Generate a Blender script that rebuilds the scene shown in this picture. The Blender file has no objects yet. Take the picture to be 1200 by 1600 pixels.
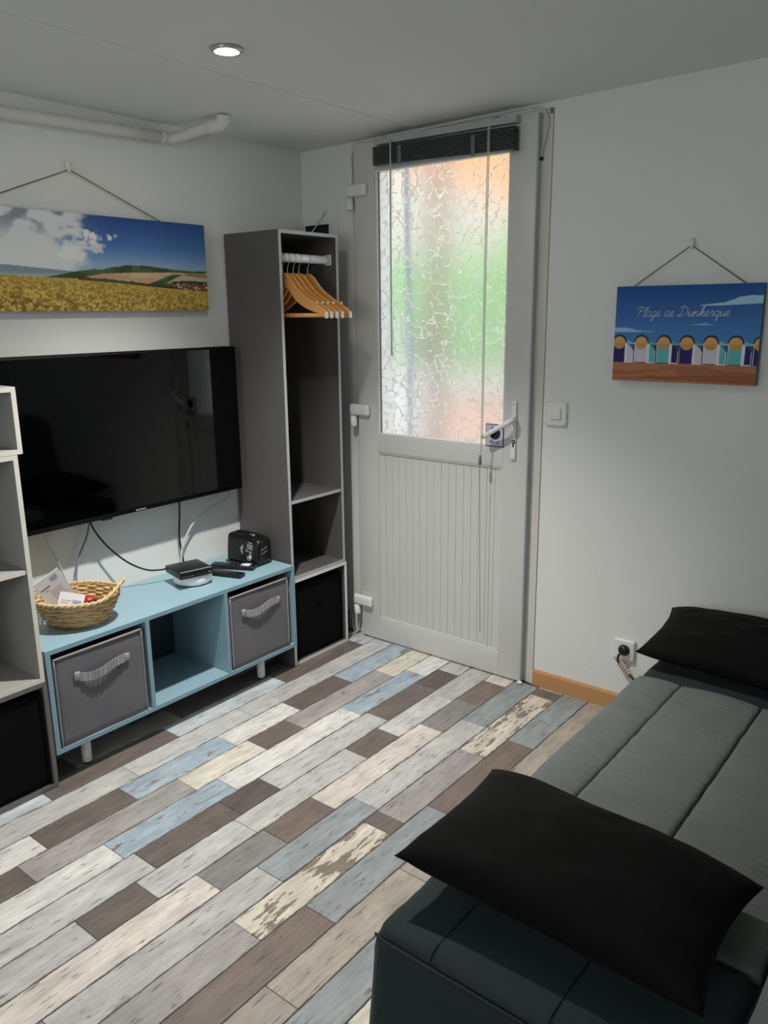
import bpy, bmesh, math, random
import numpy as np
from mathutils import Vector, Matrix, noise

random.seed(7)
scene = bpy.context.scene
COL = scene.collection

# ------------------------------------------------------------------ camera
F_PX = 1250.3
CAM_POS = Vector((2.5937, -2.7027, 1.4694))
YAW, PITCH, ROLL = [math.radians(a) for a in (-38.578, -14.037, -0.625)]
def cam_axes():
    fw = Vector((math.sin(YAW)*math.cos(PITCH), math.cos(YAW)*math.cos(PITCH), math.sin(PITCH)))
    r = Vector((math.cos(YAW), -math.sin(YAW), 0)); u = r.cross(fw)
    c, s = math.cos(ROLL), math.sin(ROLL)
    return c*r+s*u, -s*r+c*u, fw
_r, _u, _f = cam_axes()
cd = bpy.data.cameras.new('camera'); cam = bpy.data.objects.new('camera', cd); COL.objects.link(cam)
cd.sensor_fit = 'HORIZONTAL'; cd.sensor_width = 36; cd.lens = F_PX/1200*36; cd.clip_start = .02
M = Matrix((( _r.x,_u.x,-_f.x,CAM_POS.x),(_r.y,_u.y,-_f.y,CAM_POS.y),(_r.z,_u.z,-_f.z,CAM_POS.z),(0,0,0,1)))
cam.matrix_world = M
scene.camera = cam

# ------------------------------------------------------------------ world, light, exposure
SKY_STRENGTH = 1.7
SPOT_WATT = 102.0
SPOT_COLOR = (1.0, .98, .945)
FILL_WATT = 10.0        # fill light from an added, unseen window behind the camera
world = bpy.data.worlds.new('overcast_sky'); scene.world = world; world.use_nodes = True
bg = world.node_tree.nodes['Background']
bg.inputs[0].default_value = (.86, .93, 1.0, 1); bg.inputs[1].default_value = SKY_STRENGTH
vs = scene.view_settings
vs.view_transform = 'Standard'; vs.look = 'None'; vs.gamma = 1; vs.use_curve_mapping = False
vs.exposure = 0.66
dl = bpy.data.lights.new('added_window_fill', 'AREA'); dl.shape = 'RECTANGLE'; dl.size = 1.18; dl.size_y = .98
dl.energy = FILL_WATT; dl.color = (.92, .97, 1.0)
dlo = bpy.data.objects.new('added_window_fill', dl); COL.objects.link(dlo); dlo.location = (1.6, -4.10, 1.5); dlo.rotation_euler = (math.radians(90), 0, 0)
scene.cycles.max_bounces = 10; scene.cycles.diffuse_bounces = 6; scene.cycles.transmission_bounces = 8
scene.cycles.sample_clamp_indirect = 6.0
scene.cycles.use_denoising = True
scene.cycles.blur_glossy = 0.5

# ------------------------------------------------------------------ helpers
def lin(c):
    return tuple(((v/255)/12.92 if v/255 <= .04045 else ((v/255+.055)/1.055)**2.4) for v in c)
def srgb(*c): return lin(c)+(1,)

class NT:
    def __init__(s, name):
        s.m = bpy.data.materials.new(name); s.m.use_nodes = True
        s.t = s.m.node_tree; s.n = s.t.nodes; s.b = s.n['Principled BSDF']; s.out = s.n['Material Output']
    def add(s, typ, **kw):
        n = s.n.new(typ)
        for k, v in kw.items():
            if k.startswith('i_'):
                key = k[2:]; key = int(key) if key.isdigit() else key
                n.inputs[key].default_value = v
            else: setattr(n, k, v)
        return n
    def link(s, a, b): s.t.links.new(a, b)
    def set(s, **kw):
        for k, v in kw.items(): s.b.inputs[k.replace('_', ' ')].default_value = v
    def coords(s, scale=(1,1,1), kind='Object'):
        tc = s.add('ShaderNodeTexCoord'); mp = s.add('ShaderNodeMapping'); mp.inputs['Scale'].default_value = scale
        s.link(tc.outputs[kind], mp.inputs[0]); return mp.outputs[0]
    def noise(s, vec, scale=5, detail=3, rough=.5):
        n = s.add('ShaderNodeTexNoise'); n.inputs['Scale'].default_value = scale
        n.inputs['Detail'].default_value = detail; n.inputs['Roughness'].default_value = rough
        if vec: s.link(vec, n.inputs['Vector'])
        return n.outputs['Fac']
    def ramp(s, fac, stops):
        r = s.add('ShaderNodeValToRGB'); e = r.color_ramp.elements
        while len(e) < len(stops): e.new(.5)
        for i, (p, c) in enumerate(stops): e[i].position = p; e[i].color = c if len(c) == 4 else tuple(c)+(1,)
        s.link(fac, r.inputs[0]); return r.outputs[0]
    def mix(s, fac, a, b, blend='MIX'):
        m = s.add('ShaderNodeMix', data_type='RGBA', blend_type=blend)
        for sock, v in ((m.inputs[0], fac), (m.inputs[6], a), (m.inputs[7], b)):
            if hasattr(v, 'is_output'): s.link(v, sock)
            else: sock.default_value = v
        return m.outputs[2]
    def math(s, op, a, b=0.0):
        m = s.add('ShaderNodeMath', operation=op)
        for i, v in enumerate((a, b)):
            if hasattr(v, 'is_output'): s.link(v, m.inputs[i])
            else: m.inputs[i].default_value = v
        return m.outputs[0]
    def bump(s, h, strength=.2, dist=.002):
        b = s.add('ShaderNodeBump'); b.inputs['Strength'].default_value = strength; b.inputs['Distance'].default_value = dist
        s.link(h, b.inputs['Height']); s.link(b.outputs[0], s.b.inputs['Normal'])

MATS = {}
def plain(name, rgb, rough=.5, metal=0.0, spec=.5, nz=0.0, scale=40, bump=0.0, coat=0.0, sheen=0.0, stretch=(1,1,1)):
    """painted / plastic / fabric surface with slight procedural mottling"""
    if name in MATS: return MATS[name]
    t = NT(name); c = srgb(*rgb)
    t.set(Roughness=rough, Metallic=metal)
    t.b.inputs['Specular IOR Level'].default_value = spec
    if coat: t.b.inputs['Coat Weight'].default_value = coat
    if sheen:
        t.b.inputs['Sheen Weight'].default_value = sheen; t.b.inputs['Sheen Roughness'].default_value = .5
    v = t.coords(stretch); f = t.noise(v, scale, 4, .55)
    k = nz or .03
    t.link(t.mix(f, tuple(x*(1-k) for x in c[:3])+(1,), tuple(min(1, x*(1+k)) for x in c[:3])+(1,)), t.b.inputs['Base Color'])
    if bump: t.bump(f, bump, .002)
    MATS[name] = t.m; return t.m

def tag(o, label=None, cat=None, group=None, kind=None):
    if label: o['label'] = label
    if cat: o['category'] = cat
    if group: o['group'] = group
    if kind: o['kind'] = kind
    return o

def thing(name, label, cat, loc=(0,0,0), rotz=0.0, group=None, kind=None):
    o = bpy.data.objects.new(name, None); COL.objects.link(o); o.empty_display_size = .05
    o.location = loc; o.rotation_euler = (0,0,rotz)
    o.matrix_basis = Matrix.Translation(Vector(loc)) @ Matrix.Rotation(rotz, 4, 'Z')
    return tag(o, label, cat, group, kind)

def link(name, me, mat, parent=None, smooth=False, local=False):
    """link a mesh whose vertices are in world space (or in the parent's space when local)"""
    o = bpy.data.objects.new(name, me); COL.objects.link(o)
    if mat is not None: me.materials.append(mat)
    if smooth: me.polygons.foreach_set('use_smooth', [True]*len(me.polygons))
    if parent is not None:
        o.parent = parent
        if not local:
            mw = Matrix.Identity(4); p = parent; chain = []
            while p is not None: chain.append(p); p = p.parent
            for q in reversed(chain): mw = mw @ q.matrix_parent_inverse @ q.matrix_basis
            o.matrix_parent_inverse = mw.inverted()
    return o

def from_bm(name, bm, mat, parent=None, smooth=False, local=False):
    me = bpy.data.meshes.new(name); bmesh.ops.recalc_face_normals(bm, faces=bm.faces); bm.to_mesh(me); bm.free()
    return link(name, me, mat, parent, smooth, local)

def bm_box(bm, x0, x1, y0, y1, z0, z1, bevel=0.0, seg=2, mtx=None):
    r = bmesh.ops.create_cube(bm, size=1.0)
    m = Matrix.Translation(((x0+x1)/2,(y0+y1)/2,(z0+z1)/2)) @ Matrix.Diagonal((x1-x0, y1-y0, z1-z0, 1))
    bmesh.ops.transform(bm, matrix=m, verts=r['verts'])
    vs_ = r['verts']
    if bevel > 0:
        ed = list({e for v in vs_ for e in v.link_edges})
        q = bmesh.ops.bevel(bm, geom=ed, offset=bevel, segments=seg, profile=.5, affect='EDGES')
        vs_ = list({v for f in q['faces'] for v in f.verts} | {v for v in vs_ if v.is_valid})
    if mtx is not None: bmesh.ops.transform(bm, matrix=mtx, verts=[v for v in bm.verts if v in set(vs_)])

def box(name, x0, x1, y0, y1, z0, z1, mat, parent=None, bevel=.0015, seg=2, mtx=None, local=False):
    bm = bmesh.new(); bm_box(bm, x0, x1, y0, y1, z0, z1, bevel, seg)
    if mtx is not None: bmesh.ops.transform(bm, matrix=mtx, verts=bm.verts[:])
    return from_bm(name, bm, mat, parent, bevel > 0 and seg > 2, local)

def smooth_path(pts, n=8, closed=False):
    P = [Vector(p) for p in pts]
    if len(P) < 3 or n <= 1: return P
    out = []
    N = len(P)
    for i in range(N if closed else N-1):
        p0 = P[(i-1) % N] if (closed or i > 0) else P[0]*2-P[1]
        p1 = P[i]; p2 = P[(i+1) % N]
        p3 = P[(i+2) % N] if (closed or i+2 < N) else p2*2-p1
        for k in range(n):
            t = k/n
            out.append(.5*((2*p1)+(p2-p0)*t+(2*p0-5*p1+4*p2-p3)*t*t+(3*p1-p0-3*p2+p3)*t**3))
    if not closed: out.append(P[-1])
    return out

def tube_geo(pts, r, seg=8, closed=False, flat=None):
    """sweep a circle (radius number or function of t) along points; returns verts, faces"""
    V, Fc = [], []
    N = len(pts); up = Vector((0,0,1)); prev = None
    for i, p in enumerate(pts):
        a = pts[(i-1) % N] if (closed or i > 0) else pts[i]
        b = pts[(i+1) % N] if (closed or i < N-1) else pts[i]
        t = (b-a)
        t = t.normalized() if t.length > 1e-9 else Vector((0,0,1))
        if prev is None:
            n = t.cross(up)
            if n.length < .05: n = t.cross(Vector((1,0,0)))
            n.normalize()
        else:
            n = prev - t*prev.dot(t)
            n = n.normalized() if n.length > 1e-6 else t.orthogonal().normalized()
        prev = n; bvec = t.cross(n)
        rr = r(i/max(1, N-1)) if callable(r) else r
        for k in range(seg):
            an = 2*math.pi*k/seg
            V.append(p + n*math.cos(an)*rr + bvec*math.sin(an)*rr)
    for i in range(N if closed else N-1):
        j = (i+1) % N
        for k in range(seg):
            k2 = (k+1) % seg
            Fc.append((i*seg+k, i*seg+k2, j*seg+k2, j*seg+k))
    if not closed:
        Fc.append(tuple(reversed(range(seg)))); Fc.append(tuple((N-1)*seg+k for k in range(seg)))
    return V, Fc

def pydata(name, V, Fc, mat, parent=None, smooth=True, local=False):
    me = bpy.data.meshes.new(name); me.from_pydata([tuple(v) for v in V], [], Fc); me.update()
    bm = bmesh.new(); bm.from_mesh(me); bmesh.ops.recalc_face_normals(bm, faces=bm.faces); bm.to_mesh(me); bm.free()
    return link(name, me, mat, parent, smooth, local)

def tube(name, pts, r, mat, parent=None, n=8, seg=8, closed=False, local=False):
    V, Fc = tube_geo(smooth_path(pts, n, closed), r, seg, closed)
    return pydata(name, V, Fc, mat, parent, True, local)

def lathe(name, prof, mat, parent=None, axis='Z', center=(0,0,0), seg=32, local=False, smooth=True):
    V, Fc = [], []; c = Vector(center); n = len(prof)
    for (r, h) in prof:
        for k in range(seg):
            a = 2*math.pi*k/seg; x, y = r*math.cos(a), r*math.sin(a)
            v = {'Z': (x,y,h), 'Y': (x,h,y), 'X': (h,x,y)}[axis]
            V.append(c+Vector(v))
    for i in range(n-1):
        for k in range(seg):
            k2 = (k+1) % seg; Fc.append((i*seg+k, i*seg+k2, (i+1)*seg+k2, (i+1)*seg+k))
    if prof[0][0] > 1e-6: Fc.append(tuple(range(seg)))
    if prof[-1][0] > 1e-6: Fc.append(tuple((n-1)*seg+k for k in range(seg)))
    o = pydata(name, V, Fc, mat, parent, False, local)
    if smooth:
        o.data.polygons.foreach_set('use_smooth', [len(p.vertices) == 4 for p in o.data.polygons])
    return o

def prism(name, poly, axis, d0, d1, mat, parent=None, local=False, bevel=0.0):
    """extrude a 2D polygon; axis X: poly is (y,z); axis Y: (x,z); axis Z: (x,y)"""
    def P(a, b, d): return {'X': (d,a,b), 'Y': (a,d,b), 'Z': (a,b,d)}[axis]
    n = len(poly)
    V = [P(a,b,d0) for a,b in poly]+[P(a,b,d1) for a,b in poly]
    Fc = [tuple(range(n)), tuple(range(2*n-1, n-1, -1))]+[(i,(i+1)%n,n+(i+1)%n,n+i) for i in range(n)]
    me = bpy.data.meshes.new(name); me.from_pydata(V, [], Fc)
    bm = bmesh.new(); bm.from_mesh(me)
    if bevel: bmesh.ops.bevel(bm, geom=bm.edges[:], offset=bevel, segments=2, profile=.5, affect='EDGES')
    bmesh.ops.recalc_face_normals(bm, faces=bm.faces); bm.to_mesh(me); bm.free()
    return link(name, me, mat, parent, False, local)

def rblock(name, x0, x1, y0, y1, z0, z1, r, mat, parent=None, res=.02, disp=None, local=False):
    """rounded, finely divided block; disp(p, n) -> new point"""
    lo, hi = Vector((x0,y0,z0)), Vector((x1,y1,z1)); size = hi-lo
    n = [max(2, int(round(size[i]/res))) for i in range(3)]
    bm = bmesh.new(); cache = {}
    def vert(i, j, k):
        key = (i,j,k)
        if key in cache: return cache[key]
        p = Vector((lo[0]+size[0]*i/n[0], lo[1]+size[1]*j/n[1], lo[2]+size[2]*k/n[2]))
        q = Vector([min(max(p[a], lo[a]+min(r, size[a]/2)), hi[a]-min(r, size[a]/2)) for a in range(3)])
        d = p-q
        if d.length > 1e-9: nn = d.normalized(); p = q+nn*min(r, min(size)/2)
        else: nn = Vector((0,0,1))
        if disp: p = disp(p, nn)
        v = bm.verts.new(p); cache[key] = v; return v
    def face(a, b, c, d):
        bm.faces.new((vert(*a), vert(*b), vert(*c), vert(*d)))
    for i in range(n[0]):
        for j in range(n[1]):
            for k in (0, n[2]): face((i,j,k),(i+1,j,k),(i+1,j+1,k),(i,j+1,k))
    for i in range(n[0]):
        for k in range(n[2]):
            for j in (0, n[1]): face((i,j,k),(i+1,j,k),(i+1,j,k+1),(i,j,k+1))
    for j in range(n[1]):
        for k in range(n[2]):
            for i in (0, n[0]): face((i,j,k),(i,j+1,k),(i,j+1,k+1),(i,j,k+1))
    return from_bm(name, bm, mat, parent, True, local)

def text_mesh(name, body, size, mtx, mat, parent, extrude=.0003):
    c = bpy.data.curves.new(name, 'FONT'); c.body = body; c.size = size; c.extrude = extrude
    c.align_x = 'CENTER'; c.align_y = 'CENTER'
    o = bpy.data.objects.new(name, c); COL.objects.link(o)
    dg = bpy.context.evaluated_depsgraph_get(); me = bpy.data.meshes.new_from_object(o.evaluated_get(dg))
    bpy.data.objects.remove(o); bpy.data.curves.remove(c)
    me.transform(mtx); me.materials.clear()
    return link(name, me, mat, parent)

# ------------------------------------------------------------------ materials
def wall_mat(name, rgb, bump=.25):
    t = NT(name); v = t.coords((1,1,1)); f = t.noise(v, 90, 6, .6); g = t.noise(v, 2.2, 3, .5)
    c = srgb(*rgb)
    t.link(t.mix(g, tuple(x*.95 for x in c[:3])+(1,), c), t.b.inputs['Base Color'])
    t.set(Roughness=.85); t.b.inputs['Specular IOR Level'].default_value = .2; t.bump(f, bump, .003); return t.m
M_WALL = wall_mat('white_wall_paint', (226,227,224))
M_CEIL = wall_mat('white_ceiling_paint', (228,229,227), .15)
M_PVC = plain('white_pvc', (204,204,201), .35, nz=.02, scale=8)
M_PVC2 = plain('white_plastic', (225,225,220), .4)
M_FRAME = plain('white_door_frame', (205,203,195), .5, nz=.06, scale=10)
M_GASKET = plain('grey_door_gasket', (120,124,124), .6)
M_WHITE_METAL = plain('white_lacquered_metal', (228,228,224), .3)
M_DARK = plain('dark_recess', (14,14,14), .8)
M_BLACKP = plain('black_plastic', (16,16,17), .38, spec=.5)
M_BLACKM = plain('black_matte', (12,12,13), .7)
M_CHROME = plain('brushed_silver', (190,190,190), .3, metal=.8)
M_SCREEN = plain('tv_screen_glass', (1,1,2), .035, spec=.38)
M_BEZEL = plain('tv_bezel_black', (5,5,6), .5, spec=.2)
M_LOGO = plain('grey_print', (150,150,150), .5)
M_GREYBOARD = plain('grey_melamine', (86,83,82), .5, nz=.05, scale=120, bump=.03)
M_GREYIN = plain('grey_melamine_inside', (78,74,78), .45, nz=.05, scale=120)
M_EDGE = plain('light_grey_edge_band', (176,180,180), .5)
M_LBOARD = plain('pale_grey_melamine', (154,152,147), .55, nz=.05, scale=130, bump=.03)
M_LEDGE = plain('pale_edge_band', (212,208,198), .55)
M_DEDGE = plain('dark_grey_edge_band', (104,101,96), .55)
M_WEDGE = plain('white_edge_band', (226,226,220), .5)
M_BLUE = plain('pale_blue_melamine', (138,168,179), .42, nz=.03, scale=100)
M_BLUE2 = plain('blue_edge_band', (126,157,172), .45)
M_BIN = plain('grey_nonwoven_fabric', (94,92,97), .75, nz=.08, scale=300, bump=.12, sheen=.2)
M_BINTRIM = plain('grey_binding_tape', (136,134,136), .75, nz=.08, scale=200)
M_BINH = plain('grey_ribbon', (150,148,150), .6, nz=.08, scale=200)
M_BINK = plain('black_nonwoven_fabric', (4,4,5), .9, spec=.15, nz=.15, scale=300, bump=.12)
M_BINKH = plain('black_ribbon', (44,46,49), .7)
M_WOOD = None
M_TEAL = None

def fabric(name, rgb, rgb2, wr=.35, sheen=.15, spec=.2):
    t = NT(name); v = t.coords((1,1,1)); f = t.noise(v, 9, 5, .6); w = t.noise(t.coords((4.0,26,10)), 2.2, 5, .6)
    g = t.noise(v, 420, 2, .5)
    t.link(t.mix(f, srgb(*rgb), srgb(*rgb2)), t.b.inputs['Base Color'])
    t.set(Roughness=.8); t.b.inputs['Specular IOR Level'].default_value = spec
    t.b.inputs['Sheen Weight'].default_value = sheen; t.b.inputs['Sheen Roughness'].default_value = .4
    h = t.math('ADD', t.math('MULTIPLY', w, 1.0), t.math('MULTIPLY', g, .06))
    t.bump(h, wr, .012); return t.m
M_SOFA = fabric('charcoal_quilted_fabric', (102,108,106), (115,119,114), .9)
M_TEAL = fabric('dark_teal_fabric', (38,48,50), (44,54,55), .2, .08)
M_PIPING = plain('dark_piping', (26,32,33), .8)
M_PILLOW = fabric('black_pillow_cotton', (9,9,9), (12,12,11), .25, .02, .12)

def wood_mat(name, a, b, rough=.45, stretch=(2,30,30), scale=3):
    t = NT(name); f = t.noise(t.coords(stretch), scale, 5, .6)
    t.link(t.mix(f, srgb(*a), srgb(*b)), t.b.inputs['Base Color']); t.set(Roughness=rough); return t.m
M_HANGER = wood_mat('varnished_beech', (208,142,72), (230,170,100), .35, (3,40,40), 3)
M_SKIRT = wood_mat('orange_beech_laminate', (182,132,84), (198,148,98), .45, (2,20,50), 3)
M_POSTWOOD = wood_mat('weathered_post', (104,66,48), (132,90,68), .7)
M_WICKER = wood_mat('straw_wicker', (192,160,110), (224,198,148), .55, (20,20,20), 3)
M_WICKER2 = wood_mat('brown_wicker', (164,122,74), (198,158,104), .6, (20,20,20), 3)

def plank_mat():
    t = NT('weathered_painted_planks')
    oi = t.add('ShaderNodeObjectInfo')
    tc = t.add('ShaderNodeTexCoord')
    cb = t.add('ShaderNodeCombineXYZ'); t.link(t.math('MULTIPLY', oi.outputs['Random'], 37.0), cb.inputs[0]); t.link(t.math('MULTIPLY', oi.outputs['Random'], 91.0), cb.inputs[1])
    ad = t.add('ShaderNodeVectorMath', operation='ADD'); t.link(tc.outputs['Object'], ad.inputs[0]); t.link(cb.outputs[0], ad.inputs[1])
    def sc(v):
        m = t.add('ShaderNodeVectorMath', operation='MULTIPLY'); t.link(ad.outputs[0], m.inputs[0]); m.inputs[1].default_value = v; return m.outputs[0]
    grain = t.noise(sc((95,8,1)), 1, 6, .68)
    streak = t.noise(sc((34,3.0,1)), 1, 4, .6)
    patch = t.noise(sc((22,7.0,1)), 1, 5, .62)
    flake = t.noise(sc((30,7.5,1)), 1, 8, .62)
    worn = t.noise(sc((90,90,1)), 1, 3, .6)
    col = oi.outputs['Color']
    g = t.ramp(grain, [(.3,(.80,.80,.80)),(.62,(1.05,1.05,1.05))])
    c1 = t.mix(1.0, col, g, 'MULTIPLY')
    p = t.ramp(patch, [(.3,(.74,.74,.75)),(.68,(1.12,1.11,1.09))])
    c2 = t.mix(1.0, c1, p, 'MULTIPLY')
    s = t.ramp(streak, [(.60,(0,0,0)),(.72,(1,1,1))])
    c3 = t.mix(t.math('MULTIPLY', s, .42), c2, srgb(88,80,74))
    thr = t.math('SUBTRACT', .80, t.math('MULTIPLY', oi.outputs['Alpha'], .34))
    fl = t.math('MULTIPLY', t.math('SUBTRACT', flake, thr), 60.0)
    fl = t.math('MINIMUM', t.math('MAXIMUM', fl, 0.0), 1.0)
    under = t.mix(grain, srgb(96,84,74), srgb(150,138,124))
    c4 = t.mix(fl, c3, under)
    crack = t.ramp(t.noise(sc((150,13,1)), 1, 4, .6), [(.61,(0,0,0)),(.645,(1,1,1))])
    c4 = t.mix(t.math('MULTIPLY', crack, .75), c4, srgb(74,66,60))
    sx = t.add('ShaderNodeSeparateXYZ'); t.link(tc.outputs['Object'], sx.inputs[0])
    wob = t.math('MULTIPLY', t.math('SUBTRACT', t.noise(sc((25,16,1)), 1, 5, .7), .5), .020)
    ed = t.math('ADD', t.math('ABSOLUTE', sx.outputs[0]), wob)
    edm = t.math('MINIMUM', t.math('MAXIMUM', t.math('MULTIPLY', t.math('SUBTRACT', ed, .0480), 300.0), 0.0), 1.0)
    c4 = t.mix(t.math('MULTIPLY', edm, .85), c4, srgb(98,90,82))
    t.link(c4, t.b.inputs['Base Color'])
    t.link(t.math('ADD', .36, t.math('MULTIPLY', worn, .22)), t.b.inputs['Roughness'])
    t.b.inputs['Specular IOR Level'].default_value = .45
    h = t.math('ADD', t.math('MULTIPLY', grain, .5), t.math('SUBTRACT', worn, t.math('MULTIPLY', fl, .8)))
    t.bump(h, .18, .0012)
    return t.m
M_PLANK = plank_mat()
M_GROOVE = plain('dark_plank_joint', (52,47,43), .8)

def vcol_mat(name, rough=.6, grain=0.0):
    t = NT(name); a = t.add('ShaderNodeAttribute', attribute_name='print')
    t.link(a.outputs['Color'], t.b.inputs['Base Color']); t.set(Roughness=rough)
    t.b.inputs['Specular IOR Level'].default_value = .25
    t.bump(t.noise(t.coords(), 900, 2, .5), .12, .001)
    return t.m
M_PRINT = vcol_mat('printed_canvas')

def glass_mat():
    t = NT('patterned_frosted_glass')
    t.n.remove(t.b)
    v = t.coords((1,1,1))
    vo = t.add('ShaderNodeTexVoronoi', feature='DISTANCE_TO_EDGE'); vo.inputs['Scale'].default_value = 27
    vo.inputs['Randomness'].default_value = 1.0
    nz = t.add('ShaderNodeTexNoise'); nz.inputs['Scale'].default_value = 55; t.link(v, nz.inputs['Vector'])
    mixv = t.add('ShaderNodeMix', data_type='VECTOR'); mixv.inputs[0].default_value = .018
    t.link(v, mixv.inputs[4]); t.link(nz.outputs['Color'], mixv.inputs[5])
    t.link(mixv.outputs[1], vo.inputs['Vector'])
    ridge = t.ramp(vo.outputs['Distance'], [(.0,(1,1,1)),(.042,(0,0,0))])
    gate = t.ramp(t.noise(v, 38, 2, .5), [(.42,(0,0,0)),(.50,(1,1,1))])
    h = t.math('MULTIPLY', ridge, gate)
    b = t.add('ShaderNodeBump'); b.inputs['Strength'].default_value = .8; b.inputs['Distance'].default_value = .0016
    t.link(h, b.inputs['Height'])
    rf = t.add('ShaderNodeBsdfRefraction'); rf.inputs['Roughness'].default_value = .30; rf.inputs['IOR'].default_value = 1.35
    rf.inputs['Color'].default_value = (.97,.98,.98,1); t.link(b.outputs[0], rf.inputs['Normal'])
    tr = t.add('ShaderNodeBsdfTranslucent'); tr.inputs['Color'].default_value = (.85,.87,.86,1); t.link(b.outputs[0], tr.inputs['Normal'])
    gl = t.add('ShaderNodeBsdfGlossy'); gl.inputs['Roughness'].default_value = .12; t.link(b.outputs[0], gl.inputs['Normal'])
    m1 = t.add('ShaderNodeMixShader'); m1.inputs[0].default_value = .15
    t.link(rf.outputs[0], m1.inputs[1]); t.link(tr.outputs[0], m1.inputs[2])
    m2 = t.add('ShaderNodeMixShader'); m2.inputs[0].default_value = .04
    t.link(m1.outputs[0], m2.inputs[1]); t.link(gl.outputs[0], m2.inputs[2])
    t.link(m2.outputs[0], t.out.inputs['Surface']); return t.m
M_GLASS = glass_mat()
def emit_mat(name, rgb, s):
    t = NT(name); t.set(Roughness=.4)
    t.b.inputs['Base Color'].default_value = (.9,.9,.9,1)
    t.b.inputs['Emission Color'].default_value = rgb+(1,); t.b.inputs['Emission Strength'].default_value = s; return t.m
M_LAMP = emit_mat('lit_lamp_lens', (1.0,.94,.84), 190.0)

# ------------------------------------------------------------------ the room shell
RX1, RY0, RZ = 3.0, -4.0, 2.14           # right wall, wall behind the camera, ceiling at x = 0
def ceil_z(x): return 2.141+.0165*x
STRUCT = dict(kind='structure')
def structure(name, label, loc=(0,0,0)):
    o = thing(name, label, None, loc); o['kind'] = 'structure'; return o

o = box('wall_left', -.12, 0, RY0-.12, .25, 0, 2.4, M_WALL, bevel=0); tag(o, 'white painted wall behind the television', kind='structure')
DX0, DX1, DZ1 = .288, 1.202, 2.142
bm = bmesh.new()
bm_box(bm, 0, DX0, 0, .25, 0, 2.4); bm_box(bm, DX1, RX1, 0, .25, 0, 2.4); bm_box(bm, DX0, DX1, 0, .25, DZ1, 2.4)
o = from_bm('wall_back', bm, M_WALL); tag(o, 'white painted wall with the half-glazed door', kind='structure')
o = box('wall_right', RX1, RX1+.12, RY0-.12, .25, 0, 2.4, M_WALL, bevel=0); tag(o, 'white wall on the sofa side', kind='structure')
bm = bmesh.new()
for (x0, x1, z0, z1) in ((0,1.0,0,2.4),(2.2,RX1,0,2.4),(1.0,2.2,0,1.0),(1.0,2.2,2.0,2.4)): bm_box(bm, x0, x1, RY0-.12, RY0, z0, z1)
o = from_bm('wall_front', bm, M_WALL); tag(o, 'white wall opposite the door', kind='structure')
wn = thing('added_window_1', 'added unseen window for fill light in the wall opposite the door', None, (1.6,RY0,1.0)); wn['kind'] = 'structure'  # window added behind the camera so the upper walls get light
for (x0, x1, z0, z1) in ((1.001,1.05,1.001,1.999),(2.15,2.199,1.001,1.999),(1.05,2.15,1.001,1.05),(1.05,2.15,1.95,1.999),(1.58,1.62,1.05,1.95)):
    box('added_window_frame', x0, x1, RY0-.07, RY0-.02, z0, z1, M_PVC, wn)
def clear_glass():
    t = NT('added_window_glass'); t.n.remove(t.b)
    a = t.add('ShaderNodeBsdfTransparent'); g = t.add('ShaderNodeBsdfGlossy'); g.inputs['Roughness'].default_value = .02
    m = t.add('ShaderNodeMixShader'); m.inputs[0].default_value = .06
    t.link(a.outputs[0], m.inputs[1]); t.link(g.outputs[0], m.inputs[2]); t.link(m.outputs[0], t.out.inputs['Surface']); return t.m
for (x0, x1) in ((1.05,1.58),(1.62,2.15)): box('added_window_pane', x0, x1, RY0-.047, RY0-.043, 1.05, 1.95, MATS.setdefault('added_window_glass', clear_glass()), wn, bevel=0)

# ceiling: a slab with two boards that meet in a fine open seam
def ceil_board(name, x0, x1, drop, th, parent, y0=RY0, y1=0.0):
    V = [(x, y, ceil_z(x)+z) for z in (drop, drop+th) for x, y in ((x0,y0),(x1,y0),(x1,y1),(x0,y1))]
    return pydata(name, V, [(0,1,2,3),(7,6,5,4),(0,1,5,4),(1,2,6,5),(2,3,7,6),(3,0,4,7)], M_CEIL, parent, False)
ceiling = ceil_board('ceiling', 0, RX1, .004, .2, None); tag(ceiling, 'low white plaster ceiling with a fine seam', kind='structure')
ceil_board('ceiling_board', 0, .6178, 0, .006, ceiling); ceil_board('ceiling_board', .6218, RX1, 0, .006, ceiling)

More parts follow.
